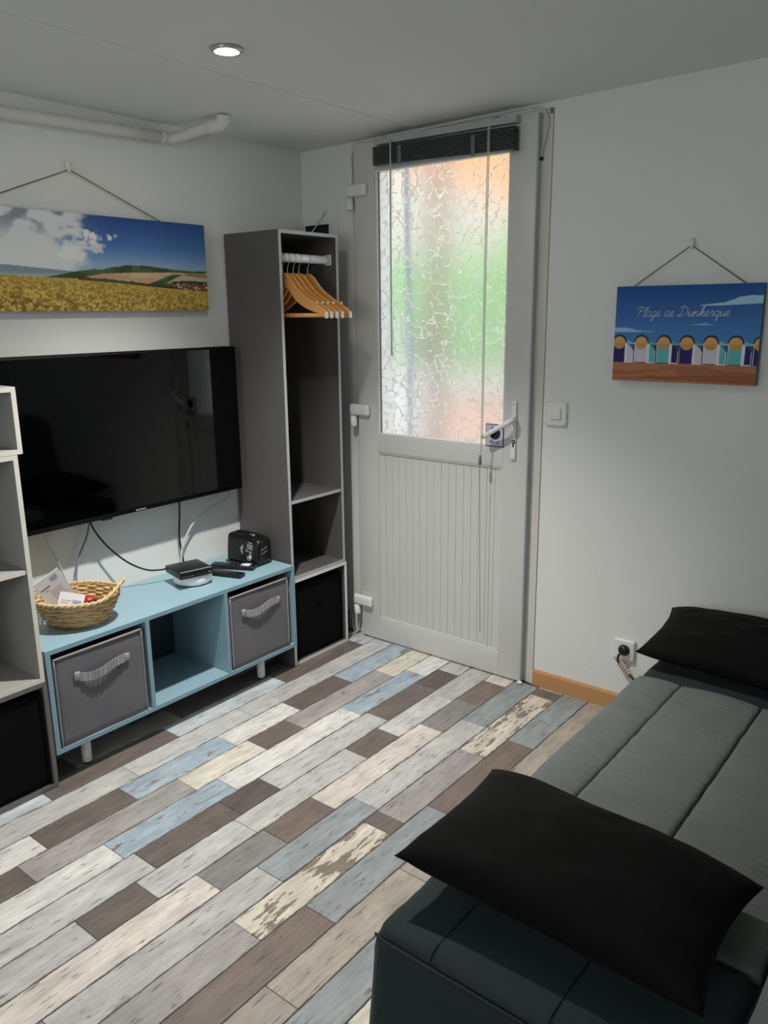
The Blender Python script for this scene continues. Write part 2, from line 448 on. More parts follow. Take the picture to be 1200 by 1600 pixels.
# floor: dark joint layer + every strip piece of the laminate as its own plank
floor = box('floor', 0, RX1, RY0, .25, -.12, -.002, M_GROOVE, bevel=0); tag(floor, 'laminate floor of weathered multicoloured plank strips', kind='structure')
PITCH_X, X_REF, PER = .1045, .4, 1.027
W = dict(white=((224,222,216),.40), cream=((218,211,195),.40), pink=((216,207,197),.25), blue=((166,181,191),.55), bluewhite=((196,203,206),.2),
         bluegray=((150,156,157),.42), graywhite=((198,198,194),.42), lightgray=((188,187,182),.38), gray=((164,160,156),.25), graybrown=((166,156,145),.25),
         graydk=((136,133,129),.3), brown=((112,103,96),.12), brownred=((124,109,100),.12), dark=((98,91,86),.5), creamflake=((212,203,187),.82), tan=((176,166,153),.3))
ROWS = {
 -4: [(-1.3,'brown'),(-.8,'graydk')], -3: [(-1.2,'brown'),(-.7,'gray')],
 -2: [(-1.05,'brown'),(-.852,'dark'),(-.45,'graybrown')], -1: [(-1.141,'bluewhite'),(-.60,'brown')],
 0: [(-1.381,'graywhite'),(-.875,'lightgray')], 1: [(-1.461,'blue'),(-1.056,'white'),(-.733,'brown')],
 2: [(-1.852,'gray'),(-1.315,'cream'),(-1.009,'brown')], 3: [(-1.651,'blue'),(-1.235,'white')],
 4: [(-1.621,'brown'),(-1.313,'dark'),(-1.148,'graywhite')], 5: [(-1.867,'brown'),(-1.689,'graywhite'),(-1.345,'lightgray')],
 6: [(-1.57,'graydk'),(-1.325,'brownred'),(-1.122,'pink')], 7: [(-1.447,'bluegray'),(-1.043,'lightgray')],
 8: [(-1.625,'creamflake'),(-1.115,'brown'),(-1.05,'gray')], 9: [(-1.473,'bluegray'),(-.935,'brownred')],
 10: [(-1.711,'tan'),(-1.215,'graybrown')], 11: [(-1.95,'bluegray'),(-1.30,'brown')],
 12: [(-1.671,'cream'),(-1.1,'gray')], 13: [(-1.4,'brown'),(-.9,'white')]}
def plank_geo(w, l, h):
    b = .0012
    V = [(-w/2,-l/2,-.01),(w/2,-l/2,-.01),(w/2,l/2,-.01),(-w/2,l/2,-.01),
         (-w/2,-l/2,h-b),(w/2,-l/2,h-b),(w/2,l/2,h-b),(-w/2,l/2,h-b),
         (-w/2+b,-l/2+b,h),(w/2-b,-l/2+b,h),(w/2-b,l/2-b,h),(-w/2+b,l/2-b,h)]
    Fc = [(8,9,10,11),(4,5,9,8),(5,6,10,9),(6,7,11,10),(7,4,8,11),(0,1,5,4),(1,2,6,5),(2,3,7,6),(3,0,4,7)]
    return V, Fc
KEYS = sorted(ROWS)
stuffV, stuffF = [], []
for k in range(-4, 25):
    row = ROWS[k] if k in ROWS else [(a+.37*k, b) for a, b in ROWS[(k*5) % 14]]
    x0, x1 = X_REF+k*PITCH_X, X_REF+(k+1)*PITCH_X
    x0, x1 = max(x0, .002), min(x1, RX1-.002)
    starts = sorted((a, c) for a, c in row)
    allp = []
    for rep in range(-5, 4):
        for i, (a, c) in enumerate(starts):
            e = starts[i+1][0] if i+1 < len(starts) else starts[0][0]+PER
            allp.append((a+rep*PER, e+rep*PER, c))
    for a, e, c in allp:
        a2, e2 = max(a, RY0+.002), min(e, -.002 if not (x0 > DX0-.02 and x1 < DX1+.02) else .03)
        if e2-a2 < .02: continue
        seen = (k <= 13) and e2 > -2.35
        g = .0007
        w, l = x1-x0-2*g, e2-a2-2*g
        V, Fc = plank_geo(w, l, -random.random()*.0006)
        cx, cy = (x0+x1)/2, (a2+e2)/2
        if seen:
            me = bpy.data.meshes.new('plank'); me.from_pydata(V, [], Fc)
            p = bpy.data.objects.new('plank', me); COL.objects.link(p); me.materials.append(M_PLANK)
            p.parent = floor; p.location = (cx, cy, 0)
            rgb, fl = W[c]; j = random.uniform(.95, 1.05); L = lin(rgb)
            p.color = (L[0]*j, L[1]*j, L[2]*j, fl)
        else:
            n0 = len(stuffV); stuffV += [(v[0]+cx, v[1]+cy, v[2]) for v in V]; stuffF += [tuple(q+n0 for q in f) for f in Fc]
p = pydata('planks_out_of_view', stuffV, stuffF, M_PLANK, floor, False); p.name = 'plank_field'; p['kind'] = 'stuff'; L = lin((165,158,150)); p.color = L+(.3,)

# skirting board right of the door
o = prism('baseboard_back', [(0,0),(-.012,0),(-.012,.058),(-.008,.066),(0,.066)], 'X', 1.204, RX1-.002, M_SKIRT); tag(o, 'orange-brown wooden skirting board right of the door', kind='structure')
# dark stained gap at the foot of the frame
# ------------------------------------------------------------------ the door
door = structure('door_1', 'white half-glazed door with patterned glass and ribbed lower panel', (.742, 0, 0))
YF, YB = -.032, -.003
fr = thing('door_frame', None, None, (0,0,0)); fr.parent = door; fr.matrix_parent_inverse = door.matrix_basis.inverted()
def child_empty(name, parent, loc=(0,0,0)):
    e = bpy.data.objects.new(name, None); COL.objects.link(e); e.parent = parent
    mw = Matrix.Identity(4); p = parent; chain = []
    while p is not None: chain.append(p); p = p.parent
    for q in reversed(chain): mw = mw @ q.matrix_parent_inverse @ q.matrix_basis
    e.matrix_parent_inverse = mw.inverted(); return e
bpy.data.objects.remove(fr)
fr = child_empty('door_frame', door)
box('jamb', DX0+.001, .352, -.002, .085, 0, DZ1, M_FRAME, fr)
box('jamb', 1.128, 1.186, -.002, .085, 0, DZ1, M_FRAME, fr)
box('frame_head', .353, 1.127, -.002, .085, 2.10, DZ1, M_FRAME, fr)
box('frame_cover_strip', 1.187, 1.201, -.006, .03, 0, DZ1-.02, M_FRAME, fr)
box('threshold', .353, 1.127, -.0, .085, .0, .006, M_GASKET, fr)
box('edge_strip', 1.1572, 1.1602, -.031, -.0022, .01, 2.126, plain('grey_door_edge', (178,182,184), .5), door, bevel=0)
DL, DR, DT = .327, 1.157, 2.128
GL, GR, GB, GT = .443, 1.047, .963, 2.014
def stile(name, x0, x1, z0, z1): return box(name, x0, x1, YF, YB, z0, z1, M_PVC, door, bevel=.002, seg=3)
stile('stile', DL, .432, .008, DT); stile('stile', 1.053, DR, .008, DT)
stile('rail', .4321, 1.0529, 2.02, DT); stile('rail', .4321, 1.0529, .879, .957); stile('rail', .4321, 1.0529, .008, .11)
for (x0, x1, z0, z1) in ((.4322, GL, .9572, 2.0198), (GR, 1.0528, .9572, 2.0198), (GL, GR, .9572, GB), (GL, GR, GT, 2.0198)):
    box('glazing_bead', x0, x1, YF+.004, YB+.002, z0, z1, M_WHITE_METAL, door, bevel=.002)
for (x0, x1, z0, z1) in ((GL, GL+.005, GB, GT), (GR-.004, GR, GB, GT)):
    box('rubber_seal', x0, x1, YF+.011, YF+.014, z0, z1, M_GASKET, door, bevel=0)
box('glass_pane', GL-.004, GR+.004, -.016, -.012, GB-.004, GT+.004, M_GLASS, door, bevel=0)
# ribbed lower panel
NB = 17; bx0, bx1 = .4325, 1.0525
for i in range(NB):
    a = bx0+(bx1-bx0)*i/NB; b_ = bx0+(bx1-bx0)*(i+1)/NB
    box('panel_board', a+.0004, b_-.0004, YF+.0085, YB-.004, .1102, .8788, M_PVC, door, bevel=.0011, seg=2)
box('panel_backing', bx0, bx1, YB-.004, YB, .1102, .8788, M_PVC, door, bevel=0)
for (x0, x1, z0, z1) in ((.4322,.4395,.11,.879),(1.0455,1.0528,.11,.879),(.4395,1.0455,.8715,.879),(.4395,1.0455,.11,.1175)):
    box('panel_bead', x0, x1, YF+.003, YB, z0, z1, M_PVC, door, bevel=.002)
# hinges
for z in (1.976, 1.082, .205):
    h = child_empty('hinge', door)
    rblock('hinge_cover', .291, .398, -.055, YF-.0006, z-.049, z, .010, M_PVC2, h, res=.008)
    lathe('hinge_barrel', [(.0,z-.098),(.014,z-.098),(.0155,z-.094),(.0155,z-.052),(.0,z-.05)], M_PVC2, h, 'Z', (.305,-.038,0), 20)
# handle
hd = child_empty('door_handle', door)
rblock('handle_plate', 1.087, 1.113, -.041, YF-.0005, .911, 1.141, .006, M_WHITE_METAL, hd, res=.006)
lathe('handle_rose', [(0,-.041),(.0125,-.041),(.0125,-.062),(.010,-.068),(0,-.07)], M_WHITE_METAL, hd, 'Y', (1.104,0,1.068), 20)
V, Fc = tube_geo(smooth_path([(1.110,-.060,1.0705),(1.103,-.076,1.065),(1.085,-.084,1.054),(1.05,-.085,1.034),(1.02,-.084,1.016),(.988,-.082,.998)], 6), lambda t: .0105-.002*t, 10)
pydata('lever', V, Fc, M_WHITE_METAL, hd)
lathe('keyhole', [(0,-.0418),(.008,-.0418),(.008,-.0405)], M_DARK, hd, 'Y', (1.102,0,.986), 16)
box('keyhole_slot', 1.099, 1.105, -.0418, -.0405, .965, .986, M_DARK, hd, bevel=0)
lathe('lock_cylinder', [(0,-.043),(.004,-.043),(.004,-.0405)], M_CHROME, hd, 'Y', (1.102,0,.985), 12)
for z in (1.128, .924): lathe('screw', [(0,-.0425),(.003,-.0422),(.003,-.041)], M_CHROME, hd, 'Y', (1.100,0,z), 12)
# small door stop at the foot of the door
o = rblock('door_stop', 1.150, 1.172, -.045, -.03, .0005, .013, .005, M_PVC2, None, res=.005); tag(o, 'tiny white plastic door stop on the floor at the foot of the door', 'door stop')

# ------------------------------------------------------------------ things on the door: sign and blind
sg = thing('door_sign', 'small lavender PRIVÉ sign hanging behind the door lever', 'sign', (1.016,-.036,.96))
SX0, SX1, SZ0, SZ1 = .976, 1.056, .959, 1.046
box('sign_plate', SX0, SX1, -.0350, -.0330, SZ0, SZ1, plain('sign_purple', (44,36,58), .45), sg, bevel=.0005)
box('sign_face', SX0+.003, SX1-.003, -.0358, -.0351, SZ0+.003, SZ1-.003, plain('sign_lavender', (204,194,218), .5), sg, bevel=.0)
M_SIGNINK = plain('sign_ink', (22,18,30), .5)
lathe('sign_symbol', [(.0135,-.0362),(.024,-.0362),(.024,-.0358),(.0135,-.0358)], M_SIGNINK, sg, 'Y', (1.018,0,1.010), 28, smooth=False)
prism('sign_symbol_bar', [(1.001,1.001),(1.005,.996),(1.036,1.020),(1.032,1.025)], 'Y', -.0362, -.0358, M_SIGNINK, sg)
text_mesh('sign_lettering', 'PRIVÉ', .017, Matrix.Translation((1.016,-.0360,.9745)) @ Matrix.Rotation(math.radians(90), 4, 'X'), M_SIGNINK, sg)

bl = thing('venetian_blind', 'grey venetian blind pulled up above the door glass', 'blind', (.775,-.06,2.02))
M_SLAT = plain('dark_grey_slat', (66,68,69), .45, nz=.05, scale=20)
M_RAIL = plain('pale_grey_rail', (172,174,172), .5)
M_CLIP = plain('clear_grey_plastic', (104,106,104), .35)
rail_q = Matrix.Identity(4)
def sloped(name, x0, x1, y0, y1, zl, zr, h, mat, parent, bevel=.001):
    """bar whose underside runs from zl at x0 to zr at x1"""
    V = [(x, y, z+dz) for dz in (0, h) for x, y, z in ((x0,y0,zl),(x1,y0,zr),(x1,y1,zr),(x0,y1,zl))]
    me = bpy.data.meshes.new(name); me.from_pydata(V, [], [(0,1,2,3),(7,6,5,4),(0,1,5,4),(1,2,6,5),(2,3,7,6),(3,0,4,7)])
    bm = bmesh.new(); bm.from_mesh(me); bmesh.ops.recalc_face_normals(bm, faces=bm.faces)
    if bevel: bmesh.ops.bevel(bm, geom=bm.edges[:], offset=bevel, segments=2, profile=.5, affect='EDGES')
    bm.to_mesh(me); bm.free(); return link(name, me, mat, parent)
sloped('head_rail', .461, 1.090, -.064, -.034, 2.104, 2.100, .024, M_RAIL, bl)
NS = 11
for i in range(NS):
    z = 2.034+i*.0058
    sloped('slat', .458, 1.090, -.074, -.042, z, z-.016+.0008*i, .0040, M_SLAT, bl, .0006)
sloped('bottom_rail', .458, 1.090, -.073, -.043, 2.028, 2.011, .005, M_SLAT, bl)
for x in (.593, .924): box('rail_clip', x-.008, x+.008, -.079, -.0745, 2.018-(x-.593)*.03, 2.085-(x-.593)*.02, M_CLIP, bl)
for x in (.505, 1.005): box('wall_bracket', x-.010, x+.010, -.068, -.0335, 2.1265, 2.131, M_RAIL, bl)
tube('tilt_wand', [(.551,-.078,2.108),(.550,-.079,1.7),(.550,-.078,1.297)], .0035, plain('clear_wand', (190,192,188), .2, spec=.7), bl, seg=6)
M_CORD = plain('white_cord', (206,204,198), .7); M_CORD2 = plain('grey_cord', (140,138,132), .8)
tube('lift_cord', [(.988,-.079,2.10),(.990,-.089,1.6),(.991,-.092,1.10),(.991,-.094,.98),(.985,-.088,.928)], .0016, M_CORD, bl, seg=6)
tube('lift_cord', [(.994,-.079,2.10),(.996,-.089,1.6),(.997,-.092,1.10),(.997,-.094,.98),(.987,-.088,.928)], .0016, M_CORD, bl, seg=6)
lathe('cord_tassel', [(.0,.892),(.0055,.892),(.007,.90),(.0055,.928),(0,.93)], plain('tassel_grey', (112,112,110), .5), bl, 'Z', (.985,-.088,0), 14)
tube('pull_cord', [(.985,-.088,.893),(.986,-.08,.6),(.989,-.07,.201)], .0013, M_CORD2, bl, seg=6)
lathe('cord_knot', [(0,.196),(.003,.199),(.003,.203),(0,.206)], M_CORD2, bl, 'Z', (.989,-.07,0), 10)

# ------------------------------------------------------------------ outside, seen blurred through the patterned glass
o = box('garden_patio', -6, 5, .26, 8, -.15, -.05, plain('pale_concrete', (205,200,192), .8, nz=.08, scale=3), bevel=0); tag(o, 'pale concrete patio outside the door glass', kind='structure')
def lumpy(p, n): 
    d = noise.noise(p*4.0)*.12+noise.noise(p*11)*.05
    return p+n*d
M_LEAF = plain('hedge_leaves', (118,176,92), .6, nz=.45, scale=14)
o = rblock('garden_hedge', -2.35, .25, 2.8, 3.4, -.04, 1.92, .2, M_LEAF, None, res=.08, disp=lumpy); tag(o, 'green hedge blurred behind the patterned door glass', 'hedge')
o = box('garden_wall_low', -2.2, .6, 2.45, 2.58, -.05, 1.02, plain('pale_render', (214,204,200), .85, nz=.06, scale=4), bevel=.01); tag(o, 'low pale garden wall blurred behind the lower door glass', 'garden wall'); o.name = 'garden_wall'
o = box('garden_white_wall', -2.9, -1.38, 2.30, 2.42, -.05, 1.46, plain('white_render', (240,240,238), .8), bevel=.01); tag(o, 'bright white garden wall blurred at the left of the door glass', 'garden wall'); o.name = 'garden_wall'
gp = thing('garden_planter', 'terracotta planter blurred behind the lower right door glass', 'planter', (-.12,1.9,-.05))
box('planter_box', -.52, .12, 1.75, 2.0, -.05, .90, plain('terracotta', (226,176,154), .8, nz=.1, scale=6), gp, bevel=.02)
box('planter_soil', -.49, .09, 1.78, 1.97, .9, .93, plain('soil_brown', (110,80,60), .9), gp, bevel=.01)
o = tube('garden_post', [(-.16,1.25,-.05),(-.16,1.26,1.0),(-.15,1.25,2.5)], .06, M_POSTWOOD, None, n=4, seg=10); tag(o, 'brown wooden post blurred in the middle of the door glass', 'post')
def awning_mat():
    t = NT('peach_canvas'); t.b.inputs['Base Color'].default_value = srgb(253,196,142); t.set(Roughness=.9)
    tr = t.add('ShaderNodeBsdfTranslucent'); tr.inputs['Color'].default_value = srgb(255,206,156)
    m = t.add('ShaderNodeMixShader'); m.inputs[0].default_value = .5
    t.link(t.b.outputs[0], m.inputs[1]); t.link(tr.outputs[0], m.inputs[2]); t.link(m.outputs[0], t.out.inputs['Surface'])
    f = t.noise(t.coords(), 60, 3, .5); t.bump(f, .1, .002); return t.m
ga = thing('garden_awning', 'peach fabric awning blurred at the top right of the door glass', 'awning', (-.3,2.0,2.4))
prism('awning_cloth', [(-1.15,2.50),(.25,2.02),(.6,2.02),(.6,2.95),(-1.15,2.95)], 'Y', 1.98, 2.0, awning_mat(), ga)
tube('awning_pole', [(.45,2.0,-.05),(.45,2.0,2.1)], .02, M_WHITE_METAL, ga, n=1)
o = box('garden_house', -5.5, 3.5, 4.6, 4.8, -.05, 3.1, plain('beige_house_render', (200,190,176), .85, nz=.08, scale=2), bevel=.01); tag(o, 'beige house wall far behind the door glass', 'house')
o = tube('outside_pipe', [(.497,.12,.2),(.488,.13,1.2),(.478,.12,2.1)], .011, plain('pale_blue_pipe', (150,176,204), .5), None, n=6); tag(o, 'thin pale blue pipe blurred at the left of the door glass', 'pipe')

# ------------------------------------------------------------------ television
TY0, TY1, TZ0, TZ1, TX = -1.535, -.512, .762, 1.344, .10
tv = thing('television', 'large black flat television on the white wall', 'television', (.05,-1.02,.76))
rblock('tv_case', .052, .094, TY0, TY1, TZ0, TZ1, .006, M_BEZEL, tv, res=.05)
box('tv_rear_case', .016, .052, TY0+.2, TY1-.2, TZ0+.08, TZ1-.15, M_BLACKM, tv, bevel=.004)
box('tv_mount', .001, .016, TY0+.36, TY1-.36, TZ0+.12, TZ1-.2, M_BLACKM, tv)
scr = box('tv_screen', .0925, .0952, TY0+.010, TY1-.010, TZ0+.019, TZ1-.009, M_SCREEN, tv, bevel=0)
for i in range(7):
    y = -1.034+i*.0066
    box('tv_badge_letter', .0938, .0948, y, y+.0045, .7675, .7675+(.0065 if i in (0,3) else .005), M_LOGO, tv, bevel=0)
box('tv_sensor', .07, .092, -1.17, -1.13, .757, .763, M_BLACKP, tv)

# ------------------------------------------------------------------ cables on the wall
M_KCABLE = plain('black_cable', (18,18,18), .5); M_WCABLE = plain('white_cable', (196,196,192), .5); M_GCABLE = plain('grey_cable', (140,142,142), .6)
o = tube('television_cable', [(.05,-1.19,.775),(.04,-1.185,.735),(.045,-1.14,.655),(.06,-1.07,.575),(.075,-1.0,.528),(.09,-.945,.516),(.105,-.925,.520)], .0035, M_KCABLE); tag(o, 'black cable curving from the television to the set-top box', 'cable')
o = tube('power_cable', [(.03,-.790,.78),(.025,-.790,.70),(.022,-.797,.60),(.02,-.785,.50),(.03,-.775,.468)], .0038, M_KCABLE); tag(o, 'thick black cable hanging straight down behind the set-top box', 'cable')
o = tube('white_cable', [(.03,-.53,.775),(.03,-.545,.72),(.03,-.63,.695),(.03,-.72,.655),(.03,-.785,.575),(.035,-.806,.50),(.045,-.80,.468)], .004, M_WCABLE); tag(o, 'white cable arching down from the television to the right', 'cable')
o = tube('aerial_cable', [(.025,-1.37,.775),(.02,-1.35,.715),(.018,-1.325,.655),(.018,-1.30,.58),(.03,-1.285,.512),(.035,-1.275,.478)], .0028, M_WCABLE); tag(o, 'thin white cable on the wall left behind the wicker basket', 'cable')
o = tube('speaker_cable', [(.03,-1.18,.775),(.02,-1.195,.70),(.018,-1.235,.625),(.02,-1.255,.55),(.03,-1.255,.47)], .0035, M_GCABLE); tag(o, 'grey cable on the wall right behind the wicker basket', 'cable')

# ------------------------------------------------------------------ storage furniture
def board(parent, name, x0, x1, y0, y1, z0, z1, mat, edge):
    """panel with a front edge band as its own sub-part"""
    b = box(name, x0, x1-.0012, y0, y1, z0, z1, mat, parent, bevel=.0006)
    box('edge_band', x1-.0012, x1, y0, y1, z0, z1, edge, b, bevel=0)
    return b
def carcass(parent, d, y0, y1, z0, z1, t, mat, edge, inner=None, x0=.008, shelves=(), back=True, top=True, bottom=True):
    board(parent, 'side_panel', x0, d, y0, y0+t, z0, z1, mat, edge); board(parent, 'side_panel', x0, d, y1-t, y1, z0, z1, mat, edge)
    if top: board(parent, 'top_panel', x0, d, y0+t, y1-t, z1-t, z1, mat, edge)
    if bottom: board(parent, 'bottom_panel', x0, d, y0+t, y1-t, z0, z0+t, mat, edge)
    for z in shelves: board(parent, 'shelf', x0, d-.004, y0+t, y1-t, z, z+t, mat, edge)
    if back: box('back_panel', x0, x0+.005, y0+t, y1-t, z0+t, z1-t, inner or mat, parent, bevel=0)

# right: white-edged cube with wardrobe column on top
c = thing('storage_cube', 'low grey storage cube with white front edges under the wardrobe column', 'shelf unit', (.16,-.297,0))
carcass(c, .318, -.470, -.124, .001, .385, .014, M_GREYBOARD, M_WEDGE, M_GREYIN)
w = thing('wardrobe', 'tall open grey wardrobe column with a white clothes rail', 'wardrobe', (.16,-.30,.386))
carcass(w, .316, -.466, -.130, .386, 1.776, .013, M_GREYBOARD, M_EDGE, M_GREYIN, shelves=(.708,))
rd = tube('clothes_rail', [(.272,-.4525,1.678),(.272,-.1435,1.678)], .0165, plain('bright_white_rail', (246,247,247), .3), w, n=1, seg=20)
for y in (-.4525, -.1475):
    rblock('rail_bracket', .252, .292, y, y+.0042, 1.655, 1.701, .004, M_PVC2, w, res=.006)

# left: dark-edged cube, pale shelf unit, pale cube on top
LY0, LY1 = -1.945, -1.572
c2 = thing('storage_cube', 'low storage cube with dark grey edges under the pale shelf column', 'shelf unit', (.17,-1.76,0))
carcass(c2, .343, LY0, LY1, .001, .367, .014, M_GREYBOARD, M_DEDGE, M_GREYIN)
s2 = thing('shelf_column', 'pale grey open shelf column left of the television', 'shelf unit', (.17,-1.76,.368))
carcass(s2, .343, LY0-.004, LY1-.004, .368, 1.080, .014, M_LBOARD, M_LEDGE, M_LBOARD, shelves=(.720,))
s3 = thing('shelf_cube', 'small pale cube shelf standing on top of the pale shelf column', 'shelf unit', (.17,-1.76,1.081))
carcass(s3, .343, LY0+.013, LY1+.013, 1.081, 1.274, .014, M_LBOARD, M_LEDGE, M_LBOARD)

# the blue bench
BD, BY0, BY1, BZ0, BZ1 = .345, -1.567, -.480, .107, .462
bn = thing('storage_bench', 'low pale blue three-compartment storage bench under the television', 'bench', (.17,-1.03,0))
T = .015
carcass(bn, BD, BY0, BY1, BZ0, BZ1-T, T, M_BLUE, M_BLUE2, plain('shade_darkened_blue', (44,64,76), .6), bottom=True, top=False)  # back panel colour darkened to stand for the shade inside the compartments
board(bn, 'bench_top', .003, BD, BY0, BY1, BZ1-T, BZ1, M_BLUE, M_BLUE2)
for y in (-1.196, -.846): board(bn, 'divider', .008, BD, y-T/2, y+T/2, BZ0+T, BZ1-T, M_BLUE, M_BLUE2)
for (x, y) in ((.285,-1.435),(.280,-.632),(.06,-1.435),(.06,-.632)):
    lg = lathe('leg', [(.0135,.004),(.0165,.008),(.0165,BZ0)], M_WHITE_METAL, bn, 'Z', (x,y,0), 20)
    lathe('foot_cap', [(.015,.0005),(.015,.004),(.0135,.0042)], M_BLACKP, lg, 'Z', (x,y,0), 20)

# ------------------------------------------------------------------ fabric bins
def fabric_bin(label, x1, y0, y1, z0, z1, mat, trim, ribbon, group, tab=False, lean=0.0, seed=0, depth=.27):
    b = thing('fabric_bin', label, 'storage bin', (x1-depth/2,(y0+y1)/2,z0), group=group)
    def wob(p, n):
        d = noise.noise(Vector((p.y*9+seed*3.1, p.z*8, seed)))*.0035
        if p.x > x1-.02:
            p = p + Vector((d - lean*(p.z-z0)/(z1-z0), 0, 0))
        return p
    t = .006
    rblock('bin_front', x1-t, x1, y0, y1, z0, z1, .003, mat, b, res=.02, disp=wob)
    rblock('bin_back', x1-depth, x1-depth+t, y0, y1, z0, z1, .003, mat, b, res=.05)
    rblock('bin_side', x1-depth+t, x1-t, y0, y0+t, z0, z1, .003, mat, b, res=.05)
    rblock('bin_side', x1-depth+t, x1-t, y1-t, y1, z0, z1, .003, mat, b, res=.05)
    rblock('bin_bottom', x1-depth+t, x1-t, y0+t, y1-t, z0, z0+t, .003, mat, b, res=.05)
    xl = x1-lean
    for (a0, a1, c0, c1, dx) in ((y0+.001, y1-.001, z1-.007, z1+.0005, lean), (y0+.0003, y0+.006, z0+.002, z1-.007, lean*.5), (y1-.006, y1-.0003, z0+.002, z1-.007, lean*.5)):
        rblock('bin_binding', x1-dx-.003, x1-dx+.0045, a0, a1, c0, c1, .002, trim, b, res=.02)
    cy, w, h = (y0+y1)/2+(.003 if not tab else .0), (.092 if not tab else .016), .030
    zc = z0+(z1-z0)*.735
    if tab:
        rblock('handle_tab', x1-lean*.7-.002, x1-lean*.7+.008, cy-.017, cy+.017, zc-.012, zc+.012, .003, ribbon, b, res=.006)
    else:
        # gathered ribbon with standing pleats
        V, Fc = [], []; n = 130
        for i in range(n+1):
            u = i/n; y = cy-w+2*w*u
            env = math.sin(math.pi*u)**.6
            pl = abs(math.sin(u*math.pi*13+math.sin(u*17+seed)*.8))
            sag = -.010*math.sin(math.pi*u)*(1 if seed % 2 else .6)+.008*math.sin(2*math.pi*u)*(-1)
            xo = x1-lean*.7+.003+.010*env+.005*pl*env
            V += [(xo, y, zc+sag-h/2), (xo, y, zc+sag+h/2), (xo-.0022, y, zc+sag-h/2), (xo-.0022, y, zc+sag+h/2)]
        for i in range(n):
            a, c_ = i*4, (i+1)*4
            Fc += [(a,a+1,c_+1,c_), (a+2,c_+2,c_+3,a+3), (a,c_,c_+2,a+2), (a+1,a+3,c_+3,c_+1)]
        Fc += [(0,2,3,1), (n*4,n*4+1,n*4+3,n*4+2)]
        pydata('handle_ribbon', V, Fc, ribbon, b, False)
        for s in (-1, 1):
            rblock('handle_stitch', x1-lean*.7+.002, x1-lean*.7+.0085, cy+s*w-.010, cy+s*w+.010, zc-h/2+.001, zc+h/2-.001, .002, ribbon, b, res=.008)
    return b
GB_ = 'fabric bins in the bench'
fabric_bin('grey fabric bin with gathered handle beside the pale shelf column', .341, -1.546, -1.219, BZ0+T+.001, .428, M_BIN, M_BINTRIM, M_BINH, GB_, seed=1)
fabric_bin('grey fabric bin with gathered handle beside the wardrobe', .341, -.828, -.520, BZ0+T+.001, .422, M_BIN, M_BINTRIM, M_BINH, GB_, seed=2)
fabric_bin('black fabric bin with small tab in the dark-edged cube', .332, LY0+.02, LY1-.020, .016, .335, M_BINK, M_BINK, M_BINKH, 'black fabric bins', tab=True, seed=3)
fabric_bin('plain black fabric bin in the white-edged cube by the door', .304, -.450, -.146, .016, .340, M_BINK, M_BINK, M_BINK, 'black fabric bins', tab=True, seed=4, lean=.004)

# ------------------------------------------------------------------ coat hangers
def hanger_proto():
    h = thing('coat_hanger', 'hanger', 'hanger', (0,0,0), group='wooden hangers on the rail')
    # local frame: rail axis = Y, hanger lies in XZ plane, hook centre at origin
    R = .0195
    hook = [(R*math.cos(a), 0, R*math.sin(a)) for a in [math.radians(d) for d in range(200, -61, -20)]]
    hook = [(-.0185,0,-.006)]+[(R*math.cos(math.radians(d)),0,R*math.sin(math.radians(d))) for d in range(180, -50, -20)]+[(.006,0,-.026),(.001,0,-.036),(0,0,-.062)]
    tube('hook', hook, .0016, M_CHROME, h, n=4, seg=8, local=True)
    top, bot, tN = [], [], 26
    V, Fc = [], []
    th = .0065
    for i in range(tN+1):
        s = -1+2*i/tN; a = abs(s); x = s*.215
        zt = float(np.interp(a, [0,.08,.16,.28,.40,.60,.80,.93,1.0], [-.055,-.058,-.070,-.100,-.124,-.151,-.175,-.191,-.206]))
        hh = float(np.interp(a, [0,.3,.6,1.0], [.050,.052,.044,.024]))
        zb = zt-hh
        bend = .012*a*a
        for y in (-th, th): V += [(x, y+bend, zt), (x, y+bend, zb)]
    for i in range(tN):
        a, b = i*4, (i+1)*4
        Fc += [(a,b,b+1,a+1),(a+2,a+3,b+3,b+2),(a,a+2,b+2,b),(a+1,b+1,b+3,a+3)]
    Fc += [(0,1,3,2),(tN*4,tN*4+2,tN*4+3,tN*4+1)]
    me = bpy.data.meshes.new('hanger_body'); me.from_pydata(V, [], Fc)
    bm = bmesh.new(); bm.from_mesh(me); bmesh.ops.recalc_face_normals(bm, faces=bm.faces)
    sharp = [e for e in bm.edges if len(e.link_faces) == 2 and e.calc_face_angle() > .7]
    bmesh.ops.bevel(bm, geom=sharp, offset=.0025, segments=2, profile=.5, affect='EDGES'); bm.to_mesh(me); bm.free()
    link('hanger_body', me, M_HANGER, h, False, True)
    zE = -.205
    for s in (-1, 1):
        box('shoulder_tip', min(s*.2135,s*.2185), max(s*.2135,s*.2185), .012-th-.0008, .012+th+.0008, zE-.024, zE+.001, M_WEDGE, h, bevel=.0015, local=True)
        box('notch_peg', s*.172-.002, s*.172+.002, .003, .008+th, -.1745, -.1675, M_WEDGE, h, bevel=.001, local=True)
    tube('trouser_bar', [(-.196,.010,zE-.012),(.196,.010,zE-.012)], .0080, M_HANGER, h, n=1, seg=12, local=True)
    return h
hp = hanger_proto()
hspec = [(-.409, 0, 'wooden hanger at the far left of the rail against the wardrobe side'), (-.381, 0, 'second wooden hanger from the left on the wardrobe rail'),
         (-.350, 0, 'middle wooden hanger of the five on the wardrobe rail'), (-.318, 0, 'fourth wooden hanger from the left on the wardrobe rail'),
         (-.268, -1, 'wooden hanger at the right end of the row on the wardrobe rail')]
